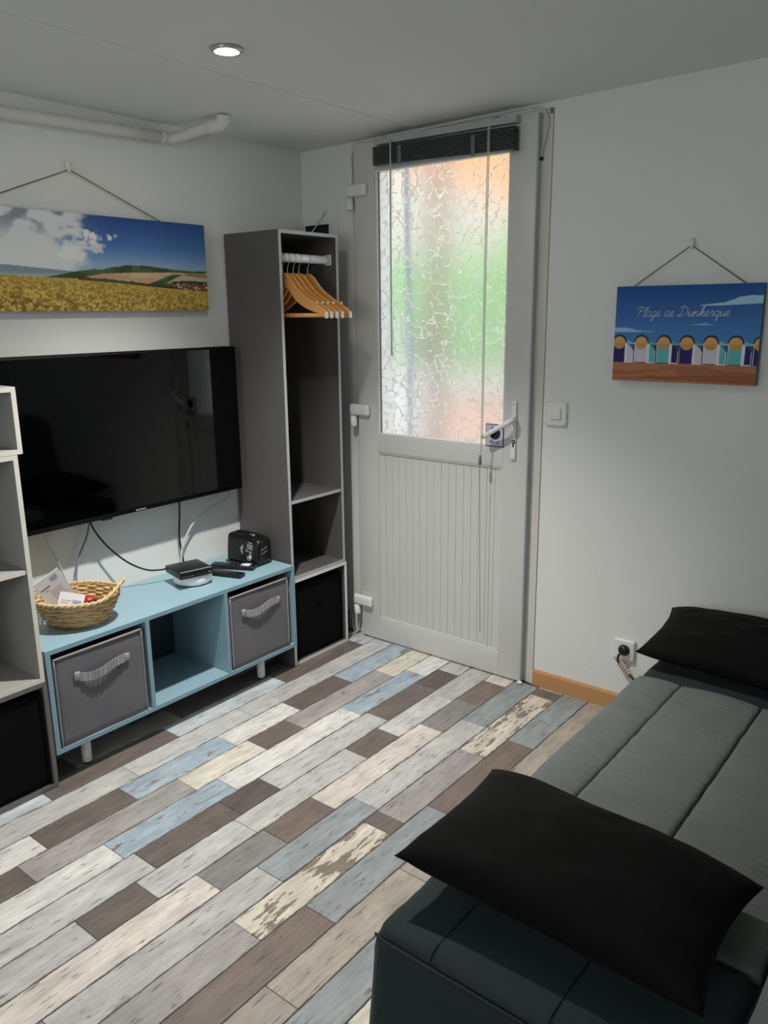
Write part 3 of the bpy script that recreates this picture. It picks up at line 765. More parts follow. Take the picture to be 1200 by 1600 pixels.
for i, (y, ry, lab) in enumerate(hspec):
    if i == 0: r = hp
    else:
        r = hp.copy(); COL.objects.link(r)
        for ch in list(hp.children):
            cc = ch.copy(); COL.objects.link(cc); cc.parent = r
    r['label'] = lab
    r.matrix_basis = Matrix.Translation((.272, y, 1.678-.0010)) @ Matrix.Rotation(math.radians(ry), 4, 'Z')

# ------------------------------------------------------------------ things on the bench
ZB = BZ1+.0005
# wicker basket
bk = thing('wicker_basket', 'oval straw wicker basket with ear handles on the blue bench', 'basket', (.195,-1.352,ZB))
BC, BA = Vector((.190,-1.358)), math.radians(40)
def bpt(r, t, z):
    a, b_ = r*1.10*math.cos(t), r*.92*math.sin(t)
    return Vector((BC.x+a*math.cos(BA)-b_*math.sin(BA), BC.y+a*math.sin(BA)+b_*math.cos(BA), z))
def brad(f): return .084+.044*f**.85
BH, NST = .088, 26
lathe('basket_base', [(.0,ZB+.001),(.080,ZB+.001),(.082,ZB+.006),(.0,ZB+.006)], M_WICKER2, bk, 'Z', (BC.x,BC.y,0), 32)
for j in range(13):
    f = (j+.5)/13; z = ZB+.006+BH*f
    pts = [bpt(brad(f)+.0032*math.cos(NST/2*t+math.pi*(j % 2))+.001*math.sin(5*t+j), t, z+.0012*math.sin(3*t+j*2)) for t in [2*math.pi*i/156 for i in range(156)]]
    V, Fc = tube_geo(pts, .0043, 6, True); pydata('woven_strand', V, Fc, M_WICKER if j % 3 else M_WICKER2, bk)
for i in range(NST):
    t = 2*math.pi*(i+.5)/NST
    V, Fc = tube_geo([bpt(brad(f), t, ZB+.004+BH*f) for f in (0,.25,.5,.75,1.03)], .0026, 5); pydata('stake', V, Fc, M_WICKER2, bk)
def rim_h(t):      # the rim rises to an ear at both ends of the oval
    return .040*max(0, math.cos(t))**10+.010*max(0, -math.cos(t))**10
for ph in (0, math.pi):
    pts = []
    for i in range(240):
        t = 2*math.pi*i/240; k = 22*t+ph
        pts.append(bpt(brad(1)+.004+.0035*math.cos(k)+.8*rim_h(t)*.4, t, ZB+.008+BH+rim_h(t)*1.2+.0035*math.sin(k)))
    V, Fc = tube_geo(pts, .0042, 6, True); pydata('braided_rim', V, Fc, M_WICKER, bk)
M_PAPER = plain('white_paper', (232,232,236), .7); M_INKG = plain('paper_grey_ink', (120,124,136), .7); M_INKR = plain('paper_red_ink', (150,90,110), .7); M_INKB = plain('paper_pale_blue', (160,172,196), .7)
def leaf(name, label, cat, P0, U, Vv, w, h, marks):
    """thin sheet with corner P0, unit axes U (width) and Vv (height); marks are (u0,u1,v0,v1,mat)"""
    U = Vector(U).normalized(); Vv = Vector(Vv); Vv = (Vv-U*Vv.dot(U)).normalized(); N = U.cross(Vv)
    m = Matrix(((U.x,Vv.x,N.x,P0[0]),(U.y,Vv.y,N.y,P0[1]),(U.z,Vv.z,N.z,P0[2]),(0,0,0,1)))
    t = thing(name, label, cat, P0)
    box('sheet', 0, w, 0, h, -.0009, .0009, M_PAPER, t, bevel=0, mtx=m)
    for (u0,u1,v0,v1,mt) in marks:
        box('print_line', u0*w, u1*w, v0*h, v1*h, .0009, .0013, mt, t, bevel=0, mtx=m)
    return t
marks = [(.58,.84,.80,.92,M_INKB),(.62,.80,.77,.80,M_INKB),(.10,.46,.70,.735,M_INKR),(.22,.34,.62,.64,M_INKG)]+[(.35,.80-.05*(i%2),.56-i*.055,.568-i*.055,M_INKG) for i in range(6)]
leaf('folded_letter', 'white printed letter leaning out of the wicker basket', 'paper', (.176,-1.436,.512), (.16,.72,.40), (.10,-.50,.80), .094, .135, marks)
leaf('receipt', 'small white paper lying in front of the letter in the basket', 'paper', (.212,-1.440,.545), (.35,.80,-.30), (-.2,-.2,.55), .080, .050, [(.1,.4,.3,.33,M_INKG),(.1,.5,.45,.48,M_INKG),(.55,.9,.2,.55,M_INKB)])
M_RED = plain('red_plastic', (168,44,26), .4)
rt = thing('small_gadget', 'small red and black rounded gadget in the wicker basket', 'gadget', (.215,-1.325,.49))
rblock('gadget_body', .192, .236, -1.350, -1.302, .488, .548, .020, M_RED, rt, res=.006)
rblock('gadget_grip', .216, .246, -1.346, -1.306, .484, .538, .014, M_BLACKP, rt, res=.006)
kc = thing('metal_clip', 'small dark metal clip lying in the basket beside the papers', 'clip', (.25,-1.40,.52))
box('clip_blade', -.005, .005, -.022, .022, -.003, .003, M_CHROME, kc, bevel=.001, mtx=Matrix.Translation((.268,-1.372,.538)) @ Matrix.Rotation(.6,4,'Z') @ Matrix.Rotation(-.5,4,'X'))
box('clip_grip', -.009, .009, -.022, .0, -.004, .004, plain('brown_fob', (86,70,56), .6), kc, bevel=.001, mtx=Matrix.Translation((.262,-1.388,.536)) @ Matrix.Rotation(.6,4,'Z') @ Matrix.Rotation(-.3,4,'X'))

# white round hub with the black box on top
hb = thing('round_device', 'white round device under the black set-top box', 'device', (.172,-.860,ZB))
lathe('hub_shell', [(.0,ZB+.003),(.068,ZB+.003),(.0735,ZB+.008),(.0735,ZB+.034),(.071,ZB+.040),(.066,ZB+.042),(0,ZB+.042)], plain('hub_white', (244,244,242), .4), hb, 'Z', (.172,-.860,0), 48)
lathe('hub_base', [(.0,ZB),(.069,ZB),(.069,ZB+.0032),(0,ZB+.0032)], M_BLACKP, hb, 'Z', (.172,-.860,0), 48)
st = thing('set_top_box', 'flat black set-top box on the white round device', 'set-top box', (.18,-.875,ZB+.043))
mb = Matrix.Translation((.178,-.880,ZB+.0425)) @ Matrix.Rotation(math.radians(-13), 4, 'Z')
box('box_body', -.066, .069, -.067, .067, 0, .027, M_BLACKP, st, bevel=.003, seg=3, mtx=mb)
box('box_top_strip', .060, .0705, -.064, .064, .0265, .0278, plain('silver_grey_strip', (120,122,126), .35), st, bevel=.0003, mtx=mb)
for i in range(4): box('status_mark', .0685, .0697, -.055+i*.012, -.051+i*.012, .008, .0105, M_LOGO, st, bevel=0, mtx=mb)
box('front_logo', .0685, .0697, .048, .058, .010, .013, M_LOGO, st, bevel=0, mtx=mb)

# remote controls
def remote(label, c, ang, l, w, h, rows, cols, light, top_y):
    r = thing('remote_control', label, 'remote control', (c[0],c[1],ZB), group='remote controls on the bench')
    m = Matrix.Translation((c[0],c[1],ZB)) @ Matrix.Rotation(ang, 4, 'Z')
    bm = bmesh.new(); bm_box(bm, -l/2, l/2, -w/2, w/2, 0, h, .005, 3); bmesh.ops.transform(bm, matrix=m, verts=bm.verts[:])
    from_bm('remote_body', bm, M_BLACKP, r, False)
    for i in range(rows):
        for j in range(cols):
            x = -l/2+l*(.12+.62*i/max(1,rows-1)); y = -w/2+w*(.25+.5*j/max(1,cols-1))
            box('button', x-.0032, x+.0032, y-.003, y+.003, h-.0005, h+.0012, plain('button_grey', (70,70,72), .5), r, bevel=.0006, mtx=m)
    if light: box('label_plate', l*.20, l*.40, -w*.32, w*.32, h-.0004, h+.0008, plain('pale_label', (226,226,222), .4), r, bevel=.0004, mtx=m)
    return r
remote('long black remote with pale label beside the radio', (.172,-.655), math.radians(27), .185, .046, .018, 7, 3, True, 0)
remote('short black remote lying nearest to the set-top box', (.222,-.735), math.radians(18), .150, .042, .016, 6, 3, False, 0)

# radio
rdx = thing('radio', 'black table radio with small display in the corner against the wardrobe', 'radio', (.155,-.545,ZB))
mr = Matrix.Translation((.160,-.553,ZB)) @ Matrix.Rotation(math.radians(5), 4, 'Z')
def rform(p, n):
    q = p.copy()
    k = (p.z-.0)/.118
    q.y += .012*k*k*(1 if p.y < 0 else -.2)
    q.z -= .010*max(0, (p.x+.02)/.09)**2*(k)
    return mr @ q
rblock('radio_body', -.092, .086, -.046, .047, .004, .122, .016, plain('radio_black', (14,14,15), .32), rdx, res=.008, disp=rform)
rblock('radio_foot', -.094, .082, -.050, .044, .0, .007, .003, M_BLACKP, rdx, res=.02, disp=lambda p, n: mr @ p)
def onface(x, z, d=.0): 
    k = z/.118; return mr @ Vector((x, -.046+.012*k*k-d, z-.010*max(0,(x+.02)/.09)**2*k))
def face_plate(name, x0, x1, z0, z1, mat, d=.0012):
    P = [onface(x,z,d) for x,z in ((x0,z0),(x1,z0),(x1,z1),(x0,z1))]; Q = [onface(x,z,-.004) for x,z in ((x0,z0),(x1,z0),(x1,z1),(x0,z1))]
    return pydata(name, P+Q, [(0,1,2,3),(7,6,5,4),(0,4,5,1),(1,5,6,2),(2,6,7,3),(3,7,4,0)], mat, rdx, False)
M_LCD = plain('grey_display', (112,116,110), .3)
face_plate('display', .026, .056, .072, .094, M_LCD); face_plate('radio_badge', .030, .052, .099, .102, M_LOGO)
for (x0, x1, z0) in ((.020,.033,.064),(.038,.052,.062),(.040,.053,.053)): face_plate('button', x0, x1, z0-.0025, z0+.0025, M_CHROME, .0025)
P = [onface(x,z,.0025) for x,z in ((-.012,.068),(.005,.062),(.005,.088))]+[onface(x,z,-.003) for x,z in ((-.012,.068),(.005,.062),(.005,.088))]
pydata('rocker_key', P, [(0,1,2),(5,4,3),(0,3,4,1),(1,4,5,2),(2,5,3,0)], M_CHROME, rdx, False)
P = [onface(x,z,.0025) for x,z in ((-.011,.063),(.005,.058),(.004,.044))]+[onface(x,z,-.003) for x,z in ((-.011,.063),(.005,.058),(.004,.044))]
pydata('rocker_key', P, [(0,1,2),(5,4,3),(0,3,4,1),(1,4,5,2),(2,5,3,0)], M_CHROME, rdx, False)
kp = onface(.044, .036, 0)
lathe('volume_knob', [(0,-.010),(.009,-.010),(.0125,-.006),(.0125,.002),(0,.002)], M_CHROME, rdx, 'Y', kp, 24)
rblock('top_switch', .012, .036, -.008, .004, .116, .1225, .002, M_CHROME, rdx, res=.005, disp=lambda p, n: mr @ p)
for z in (.066, .050):
    tube('chrome_trim', [mr @ Vector(p) for p in ((.070,-.0405,z-.004),(.083,-.030,z-.001),(.0875,-.010,z+.004),(.0875,.015,z+.010))], .0012, M_CHROME, rdx, seg=6)

# ------------------------------------------------------------------ pictures
def grid_print(name, n_u, n_v, point, color, parent):
    """fine flat sheet carrying its print as a colour attribute"""
    us = np.linspace(0, 1, n_u+1); vs_ = np.linspace(0, 1, n_v+1)
    Ug, Vg = np.meshgrid(us, vs_)
    P = point(Ug.ravel(), Vg.ravel())
    idx = np.arange((n_u+1)*(n_v+1)).reshape(n_v+1, n_u+1)
    quads = np.stack([idx[:-1,:-1], idx[:-1,1:], idx[1:,1:], idx[1:,:-1]], -1).reshape(-1, 4)
    me = bpy.data.meshes.new(name); me.vertices.add(len(P)); me.vertices.foreach_set('co', P.astype(np.float32).ravel())
    me.loops.add(quads.size); me.loops.foreach_set('vertex_index', quads.astype(np.int32).ravel())
    me.polygons.add(len(quads)); me.polygons.foreach_set('loop_start', np.arange(0, quads.size, 4, dtype=np.int32))
    me.update(calc_edges=True); me.validate()
    rgb = color(Ug.ravel(), Vg.ravel()).clip(0, 255)/255
    rgb = np.where(rgb <= .04045, rgb/12.92, ((rgb+.055)/1.055)**2.4)
    at = me.color_attributes.new('print', 'FLOAT_COLOR', 'POINT')
    at.data.foreach_set('color', np.concatenate([rgb, np.ones((len(rgb),1))], 1).astype(np.float32).ravel())
    return link(name, me, M_PRINT, parent)

rng = np.random.RandomState(3)
def vnoise(u, v, fu, fv, seed=0, octaves=4, gain=.5):
    """value noise on numpy arrays"""
    out = np.zeros_like(u); amp = 1.0; tot = 0
    for o_ in range(octaves):
        r = np.random.RandomState(seed*17+o_); tb = r.rand(256)
        x = u*fu*2**o_; y = v*fv*2**o_
        xi, yi = np.floor(x).astype(int), np.floor(y).astype(int); fx, fy = x-xi, y-yi
        fx = fx*fx*(3-2*fx); fy = fy*fy*(3-2*fy)
        h = lambda a, b: tb[(a*37+b*101+(a*b) % 61) % 256]
        out += amp*((h(xi,yi)*(1-fx)+h(xi+1,yi)*fx)*(1-fy)+(h(xi,yi+1)*(1-fx)+h(xi+1,yi+1)*fx)*fy)
        tot += amp; amp *= gain
    return out/tot
def sstep(a, b, x): 
    t = np.clip((x-a)/(b-a), 0, 1); return t*t*(3-2*t)
def blend(c, col, m):
    m = np.clip(m, 0, 1)[:,None]; return c*(1-m)+np.array(col, float)[None,:]*m

# -- landscape over the television
PY0, PY1, PZ0, PZ1 = -1.655, -.581, 1.483, 1.800
pl = thing('landscape_canvas', 'wide canvas print of a yellow flower field under a blue sky', 'picture', (.02,-1.12,1.483))
M_CANVAS = plain('canvas_edge', (60,72,86), .8)
box('canvas_block', .004, .0285, PY0, PY1, PZ0, PZ1, M_CANVAS, pl, bevel=.001)
def landscape(u, v):
    # u 0..1 from left, v 0..1 from bottom; the photograph shows u from about .26
    t = 1-v; uu = (u-.262)/.738
    c = np.zeros((len(u),3))
    sky = np.stack([np.interp(t,[0,.3,.5],[34,62,120]), np.interp(t,[0,.3,.5],[66,104,150]), np.interp(t,[0,.3,.5],[126,160,182])], 1)
    c[:] = sky
    n1 = vnoise(u, v, 16, 7, 1, 5); n2 = vnoise(u, v, 30, 16, 2, 5)
    cl = sstep(.40, .24, uu+.16*(n1-.5)*2)*1.0
    c = blend(c, (194,195,194), cl*.96)
    dk = sstep(.50, .66, n1)*sstep(.48, .2, uu)*sstep(.33, .05, t)
    c = blend(c, (112,118,130), dk*.9)
    for (a, b, r, k) in ((.335,.20,.045,1),(.405,.24,.035,1),(.39,.32,.05,.8),(.47,.22,.016,.9),(.50,.205,.016,.9),(.30,.33,.08,.7)):
        d = ((uu-a)/r)**2+((t-b)/(r*2.2))**2+3.2*(n2-.5)
        c = blend(c, (204,204,202), sstep(1.1, .3, d)*k)
    hz = np.interp(uu, [-.4,0,.2,.5,1], [.54,.56,.60,.62,.62])
    sea = (t > np.interp(uu,[-.4,0,.35],[.53,.545,.60]))
    c = blend(c, (112,130,142), sea*1.0); c = blend(c, (150,160,164), sea*sstep(.60,.66,t))
    ridge = np.interp(uu, [.14,.25,.32,.38,.42,.47,.53,.57,.62,.70,.80,.86,.92,1.0], [.655,.61,.575,.555,.56,.53,.51,.50,.50,.515,.53,.535,.545,.54])+.012*(n2-.5)
    hill = (t > ridge)
    c = blend(c, (52,70,44), hill*1.0)
    c = blend(c, (78,96,56), hill*sstep(.45,.6,n2)*.8)
    f1 = hill*(t > np.interp(uu,[.3,.42,.55,.8],[.66,.605,.585,.565]))*(t < np.interp(uu,[.3,.5,.65,.8],[.67,.70,.705,.585]))
    c = blend(c, (176,138,104), f1*1.0); c = blend(c, (190,160,124), f1*sstep(.45,.6,vnoise(u,v,8,40,5)))
    f2 = (t > np.interp(uu,[.76,.85,1.0],[.68,.59,.62]))*(t < np.interp(uu,[.76,.85,1.0],[.69,.655,.66]))*(uu > .76)
    c = blend(c, (172,158,132), f2*1.0)
    f3 = (t > np.interp(uu,[.86,1],[.565,.575]))*(t < np.interp(uu,[.86,1],[.575,.625]))*(uu > .86); c = blend(c, (138,120,62), f3*1.0)
    vil = (uu > .79)*(t > .685)*(t < .76); c = blend(c, (92,60,44), vil*1.0); c = blend(c, (150,92,66), vil*sstep(.5,.6,vnoise(u,v,120,60,6,2)))
    c = blend(c, (196,190,180), vil*sstep(.66,.72,vnoise(u,v,150,70,7,2)))
    c = blend(c, (40,50,30), (uu > .79)*(t > .66)*(t < .72)*sstep(.55,.62,vnoise(u,v,90,40,8,2)))
    fld = np.interp(uu, [-.4,0,.2,.5,.75,1.0], [.63,.645,.66,.70,.745,.775])
    fm = t > fld; dpt = np.clip((t-fld)/.35, 0, 1)
    n3 = vnoise(u, v, 150, 60, 9, 3, .6); n4 = vnoise(u, v, 60, 26, 10, 3)
    c = blend(c, (176,146,62), fm*1.0)
    c = blend(c, (112,86,34), fm*sstep(.52,.38,n3)*(.35+.6*dpt))
    c = blend(c, (206,178,92), fm*sstep(.56,.70,n3)*(.4+.5*dpt))
    c = blend(c, (84,66,28), fm*sstep(.45,.30,n4)*dpt*.7)
    hr = (t > fld-.045+.02*vnoise(u,v,60,1,12,2))*(t < fld)*(uu > .30)*(uu < .82); c = blend(c, (58,54,40), hr*.85)
    mast = (np.abs(uu-.572) < .0022)*(t > .475)*(t < .51); c = blend(c, (90,96,98), mast*.8)
    g = c.mean(1, keepdims=True); return (c*.90+g*.10)*1.17
grid_print('canvas_print', 640, 190, lambda u, v: np.stack([np.full_like(u,.0289), PY0+(PY1-PY0)*u, PZ0+(PZ1-PZ0)*v], 1), landscape, pl)
M_STRING = plain('brown_string', (96,80,62), .9)
tube('hanging_string', [(.012,-1.464,1.801),(.010,-1.118,1.938),(.012,-.770,1.801)], .0017, M_STRING, pl, n=1, seg=6)
rblock('wall_hook', .0005, .012, -1.125, -1.111, 1.928, 1.966, .004, M_PVC2, pl, res=.005)

# -- beach canvas beside the door
BX0, BX1, CZ0, CZ1 = 1.475, 1.938, 1.234, 1.543
pb = thing('beach_canvas', 'canvas print of beach huts reading Plage de Dunkerque', 'picture', (1.70,-.02,1.234))
box('canvas_block', BX0, BX1, -.0305, -.005, CZ0, CZ1, plain('canvas_edge_grey', (92,100,110), .8), pb, bevel=.0015)
def beach(u, v):
    t = 1-v; c = np.zeros((len(u),3))
    c[:] = np.stack([np.interp(t,[0,.5],[26,66]), np.interp(t,[0,.5],[68,112]), np.interp(t,[0,.5],[128,170])], 1)
    def cloud(m, k=1.0):
        nonlocal c; c = blend(c, (146,182,198), m*k)
    top = np.interp(u, [.60,.66,.76,.82,.85,.93,1.0], [.245,.235,.22,.19,.17,.155,.16]); bot = np.interp(u, [.60,.75,1.0], [.25,.25,.235])
    cloud(((t > top-.04)*(t < bot-.04)*(u > .60)).astype(float)*1.0)
    cloud(((t > np.interp(u,[.55,.61,.64,.66,.70],[.402,.392,.378,.392,.402]))*(t < .404)*(u > .55)*(u < .70)).astype(float), .7)
    cloud(((t > np.interp(u,[0,.06,.11,.17,.30],[.435,.43,.435,.46,.472]))*(t < np.interp(u,[0,.3],[.478,.476]))*(u < .30)).astype(float), .85)
    sand = t > .805
    pitch = .1625; u0 = .043
    huts = ['navy','lilac','teal','navy','lilac','teal','navy']; sides = ['lilac','teal','navy','lilac','teal','navy','lilac']
    C = dict(navy=(38,28,92), lilac=(186,180,194), teal=(78,166,168))
    base_t = .806
    asp = (BX1-BX0)/(CZ1-CZ0)
    back = (t > .605)*(t < base_t); c = blend(c, (70,74,84), back*1.0)
    for i in range(-1, 7):
        cu = u0+pitch*i; ce = .585
        # sweeping roof towards the next hut
        rt = np.interp(u, [cu-.01,cu+.03,cu+.06,cu+.09,cu+.125], [.505,.522,.56,.585,.595])
        m = (u > cu)*(u < cu+.125)*(t > rt)*(t < .612); c = blend(c, (88,176,176) if i in (0,4,5) else (62,142,150), m*1.0)
        m = (u > cu+.040)*(u < cu+.112)*(t > .600)*(t < base_t); c = blend(c, (200,200,208), m*1.0)
        m = (u > cu+.060)*(u < cu+.100)*(t > .61)*(t < base_t-.012); c = blend(c, C[sides[i % 7]], m*1.0)
        sh = (u > cu+.05)*(u < cu+.118)*(t > .606)*(t < np.interp(u,[cu+.05,cu+.08,cu+.118],[.60,.625,.705])); c = blend(c, (58,72,92), sh*.9)
        gap = (u > cu+.105)*(u < cu+.113)*(t > .61)*(t < base_t); c = blend(c, (18,22,38), gap*1.0)
        d = np.sqrt((u-cu)**2+((t-ce)/asp)**2)
        arch = (d < .054)*(t < ce+.005); c = blend(c, (26,44,66), arch*1.0)
        dr = (u > cu-.046)*(u < cu+.040)*(t >= ce)*(t < base_t-.010); c = blend(c, C[huts[i % 7]], dr*1.0)
        ln = (u > cu-.050)*(u < cu-.046)*(t >= ce)*(t < base_t); c = blend(c, (200,200,208), ln*1.0)
        disc = np.sqrt((u-cu+.002)**2+((t-ce-.008)/asp)**2) < .0445; c = blend(c, (192,148,86), disc*1.0)
        c = blend(c, (174,126,66), disc*(t > ce+.01)*.6)
    c = blend(c, (158,106,74), sand*1.0)
    n = vnoise(u, v, 5, 26, 4, 3)
    c = blend(c, (134,84,58), sand*sstep(.52,.60,n)*.7)
    c = blend(c, (128,78,54), sand*(t > np.interp(u,[0,.4,.7,1],[.97,.935,.915,.89]))*(t < np.interp(u,[0,.4,.7,1],[.98,.965,.985,.985]))*.8)
    return c*1.12
grid_print('canvas_print', 460, 300, lambda u, v: np.stack([BX0+(BX1-BX0)*u, np.full_like(u,-.0309), CZ0+(CZ1-CZ0)*v], 1), beach, pb)
# hand-written lettering as strokes
GLY = {
 'P': (1.15, [[(.02,1.35),(.0,1.6),(.25,1.85),(.6,1.9),(.95,1.8),(1.1,1.5),(.95,1.1),(.6,.95),(.35,1.05)], [(.62,1.85),(.48,1.2),(.32,.5),(.2,-.12)]]),
 'D': (1.55, [[(.15,1.55),(.3,1.85),(.75,1.95),(1.25,1.75),(1.45,1.2),(1.25,.5),(.8,.08),(.35,.02),(.0,.12),(-.05,.3),(.15,.32),(.4,.1)], [(.75,1.92),(.62,1.3),(.48,.6),(.35,.05)]]),
 'l': (.42, [[(-.1,.05),(.15,.6),(.45,1.5),(.48,1.85),(.32,1.9),(.2,1.4),(.1,.6),(.12,.1),(.25,.0),(.42,.15)]]),
 'a': (.85, [[(.72,.85),(.5,1.0),(.2,.85),(.05,.45),(.12,.08),(.35,.0),(.6,.3),(.75,.95),(.65,.4),(.65,.08),(.8,.02),(.95,.2)]]),
 'g': (.85, [[(.72,.85),(.5,1.0),(.2,.85),(.05,.45),(.12,.08),(.35,.05),(.6,.35),(.76,.95),(.62,.2),(.5,-.55),(.25,-.85),(.02,-.7),(.15,-.4),(.5,-.15),(.95,.2)]]),
 'e': (.72, [[(-.05,.15),(.2,.4),(.5,.7),(.48,.95),(.3,1.0),(.12,.75),(.1,.3),(.25,.03),(.5,.05),(.75,.25)]]),
 'd': (.92, [[(.68,.85),(.48,1.0),(.2,.85),(.05,.45),(.12,.08),(.35,.0),(.6,.3),(.78,1.0),(.95,1.85),(.75,.8),(.66,.3),(.7,.05),(.85,.02),(1.0,.2)]]),
 'u': (.9, [[(-.05,.5),(.15,.95),(.15,.5),(.12,.15),(.25,.0),(.5,.2),(.7,.6),(.78,.95),(.7,.4),(.7,.08),(.85,.02),(1.0,.2)]]),
 'n': (.92, [[(-.05,.5),(.12,.9),(.18,.95),(.15,.5),(.08,.02),(.2,.5),(.45,.92),(.65,.9),(.66,.5),(.62,.15),(.75,.0),(.98,.2)]]),
 'k': (.85, [[(-.1,.1),(.2,.7),(.48,1.5),(.5,1.85),(.36,1.88),(.22,1.2),(.08,.02),(.2,.45),(.5,.95),(.7,.9),(.62,.6),(.25,.5),(.5,.3),(.65,.02),(.9,.18)]]),
 'r': (.66, [[(-.05,.2),(.15,.7),(.22,1.08),(.3,.9),(.55,.88),(.5,.5),(.45,.15),(.55,.0),(.72,.18)]]),
 'q': (.85, [[(.72,.85),(.5,1.0),(.2,.85),(.05,.45),(.12,.08),(.35,.05),(.6,.35),(.76,.95),(.62,.2),(.5,-.8),(.62,-.85),(.72,-.4),(.75,-.1),(.95,.2)]]),
}
word = 'Plage de Dunkerque'; adv = 0; strokes = []
for ch in word:
    if ch == ' ': adv += .70; continue
    a, ss = GLY[ch]
    for s in ss: strokes.append([(x*1.22+adv+.25*y, y*1.0) for x, y in s])
    adv += a*1.30
wid = adv; SC = (BX1-BX0)*.645/wid; lx0 = BX0+(BX1-BX0)*.155; lz0 = CZ0+(CZ1-CZ0)*(1-.315)
V, Fc = [], []
for s in strokes:
    v, f = tube_geo(smooth_path([(lx0+x*SC, -.0314, lz0+y*SC*1.02) for x, y in s], 5), .00098, 5); n0 = len(V); V += v; Fc += [tuple(q+n0 for q in ff) for ff in f]
o = pydata('lettering', V, Fc, plain('pale_lettering', (206,212,222), .6), pb); o['label'] = 'pale script lettering Plage de Dunkerque'
tube('hanging_string', [(1.530,-.020,1.544),(1.704,-.012,1.664),(1.879,-.020,1.544)], .0017, M_STRING, pb, n=1, seg=6)
rblock('wall_hook', 1.697, 1.711, -.014, -.0005, 1.654, 1.686, .004, plain('clear_hook', (212,212,206), .3), pb, res=.005)

# ------------------------------------------------------------------ light switch, socket, cables by the door
sw = thing('light_switch', 'white square light switch right of the door', 'light switch', (1.258,0,1.054))
rblock('switch_plate', 1.216, 1.301, -.011, -.0005, 1.054, 1.141, .003, M_PVC2, sw, res=.01)
rblock('switch_rocker', 1.238, 1.280, -.016, -.009, 1.077, 1.122, .002, M_PVC2, sw, res=.008)
so = thing('wall_socket', 'white square wall socket with black plug above the skirting', 'socket', (1.573,0,.205))
bm = bmesh.new()
rblock('socket_plate', 1.532, 1.613, -.012, -.0005, .206, .289, .003, M_PVC2, so, res=.01)
lathe('socket_well', [(.0,-.0125),(.022,-.0125),(.022,-.0115),(0,-.0115)], plain('socket_grey', (70,70,70), .5), so, 'Y', (1.574,0,.249), 28)
pg = thing('power_plug', 'black plug pushed into the wall socket', 'plug', (1.574,-.02,.25))
lathe('plug_body', [(0,-.030),(.014,-.030),(.0185,-.024),(.0185,-.013),(0,-.013)], M_BLACKP, pg, 'Y', (1.574,0,.251), 24)
tube('plug_lead', [(1.572,-.029,.244),(1.562,-.033,.232),(1.559,-.03,.212),(1.562,-.028,.203)], .004, M_KCABLE, pg)
ad = thing('cable_tag', 'pale ribbed paper strip tied to the cable under the wall socket', 'cable tag', (1.585,-.025,.16))
for i in range(6):
    f = i/5; x, z = 1.565+.034*f, .202-.040*f
    box('ribbed_fold', -.0045, .0045, -.004, .004, -.014, .014, plain('beige_paper', (206,196,178), .8), ad, bevel=.001, mtx=Matrix.Translation((x,-.0245,z)) @ Matrix.Rotation(math.radians(28), 4, 'Y'))
    box('fold_print', -.0018, .0018, -.0048, -.0041, -.009, .009, plain('brown_print', (128,112,92), .8), ad, bevel=0, mtx=Matrix.Translation((x,-.0245,z)) @ Matrix.Rotation(math.radians(28), 4, 'Y'))
o = tube('socket_cable', [(1.604,-.025,.163),(1.625,-.028,.150),(1.66,-.03,.12),(1.70,-.03,.06),(1.74,-.03,.01)], .004, M_KCABLE); tag(o, 'black cable running from the paper strip down behind the sofa', 'cable')
o = tube('alarm_cable', [(.300,-.012,1.95),(.297,-.010,2.03),(.305,-.012,2.10),(.40,-.014,2.132),(.60,-.010,2.140),(.90,-.010,2.146),(1.10,-.010,2.150),(1.165,-.012,2.140),(1.186,-.014,2.10),(1.178,-.014,2.05),(1.166,-.012,2.01),(1.164,-.010,1.985)], .0028, M_FRAME); tag(o, 'thin off-white cable clipped along the top of the door frame', 'cable')
o = rblock('cable_end', 1.158, 1.170, -.016, -.0065, 1.974, 1.987, .003, M_BLACKP, None, res=.004); tag(o, 'tiny black cable end on the frame beside the door top', 'cable end')

# hatch in the wall above the wardrobe
ht = thing('wall_hatch', 'open access panel with dark hole above the wardrobe', 'access panel', (.11,0,1.62))
for (x0, x1, z0, z1) in ((.004,.212,1.838,1.862),(.154,.212,1.62,1.838),(.004,.014,1.62,1.838),(.014,.154,1.62,1.65)):
    box('hatch_frame', x0, x1, -.004, -.0005, z0, z1, M_WALL, ht, bevel=.0008)
box('hatch_opening', .014, .154, -.0016, -.0006, 1.65, 1.838, M_DARK, ht, bevel=0)
o = tube('loose_wire', [(.075,-.055,1.782),(.105,-.03,1.83),(.143,-.012,1.890)], .0025, M_WCABLE); tag(o, 'short stiff white wire sticking up behind the wardrobe top', 'wire')

# coiled cable on the floor between cube and door
ck = thing('coiled_cable', 'dark coiled cable on the floor between the white-edged cube and the door', 'cable', (.25,-.065,0))
pts = []
for i in range(170):
    a = i/170*2*math.pi*8; pts.append(Vector((.225+.034*math.cos(a), -.062+.030*math.sin(a), .008+.108*i/170)))
V, Fc = tube_geo(pts, .006, 6); pydata('cable_coil', V, Fc, M_KCABLE, ck)
tube('cable_tail', [(.235,-.05,.115),(.25,-.045,.14),(.268,-.04,.10),(.275,-.035,.03),(.278,-.03,.006)], .004, M_GCABLE, ck)
o = tube('floor_wire', [(.30,-.010,.10),(.294,-.020,.03),(.285,-.03,.006),(.262,-.11,.005),(.25,-.118,.005)], .003, M_WCABLE); tag(o, 'white wire lying on the floor by the lower door hinge', 'wire')

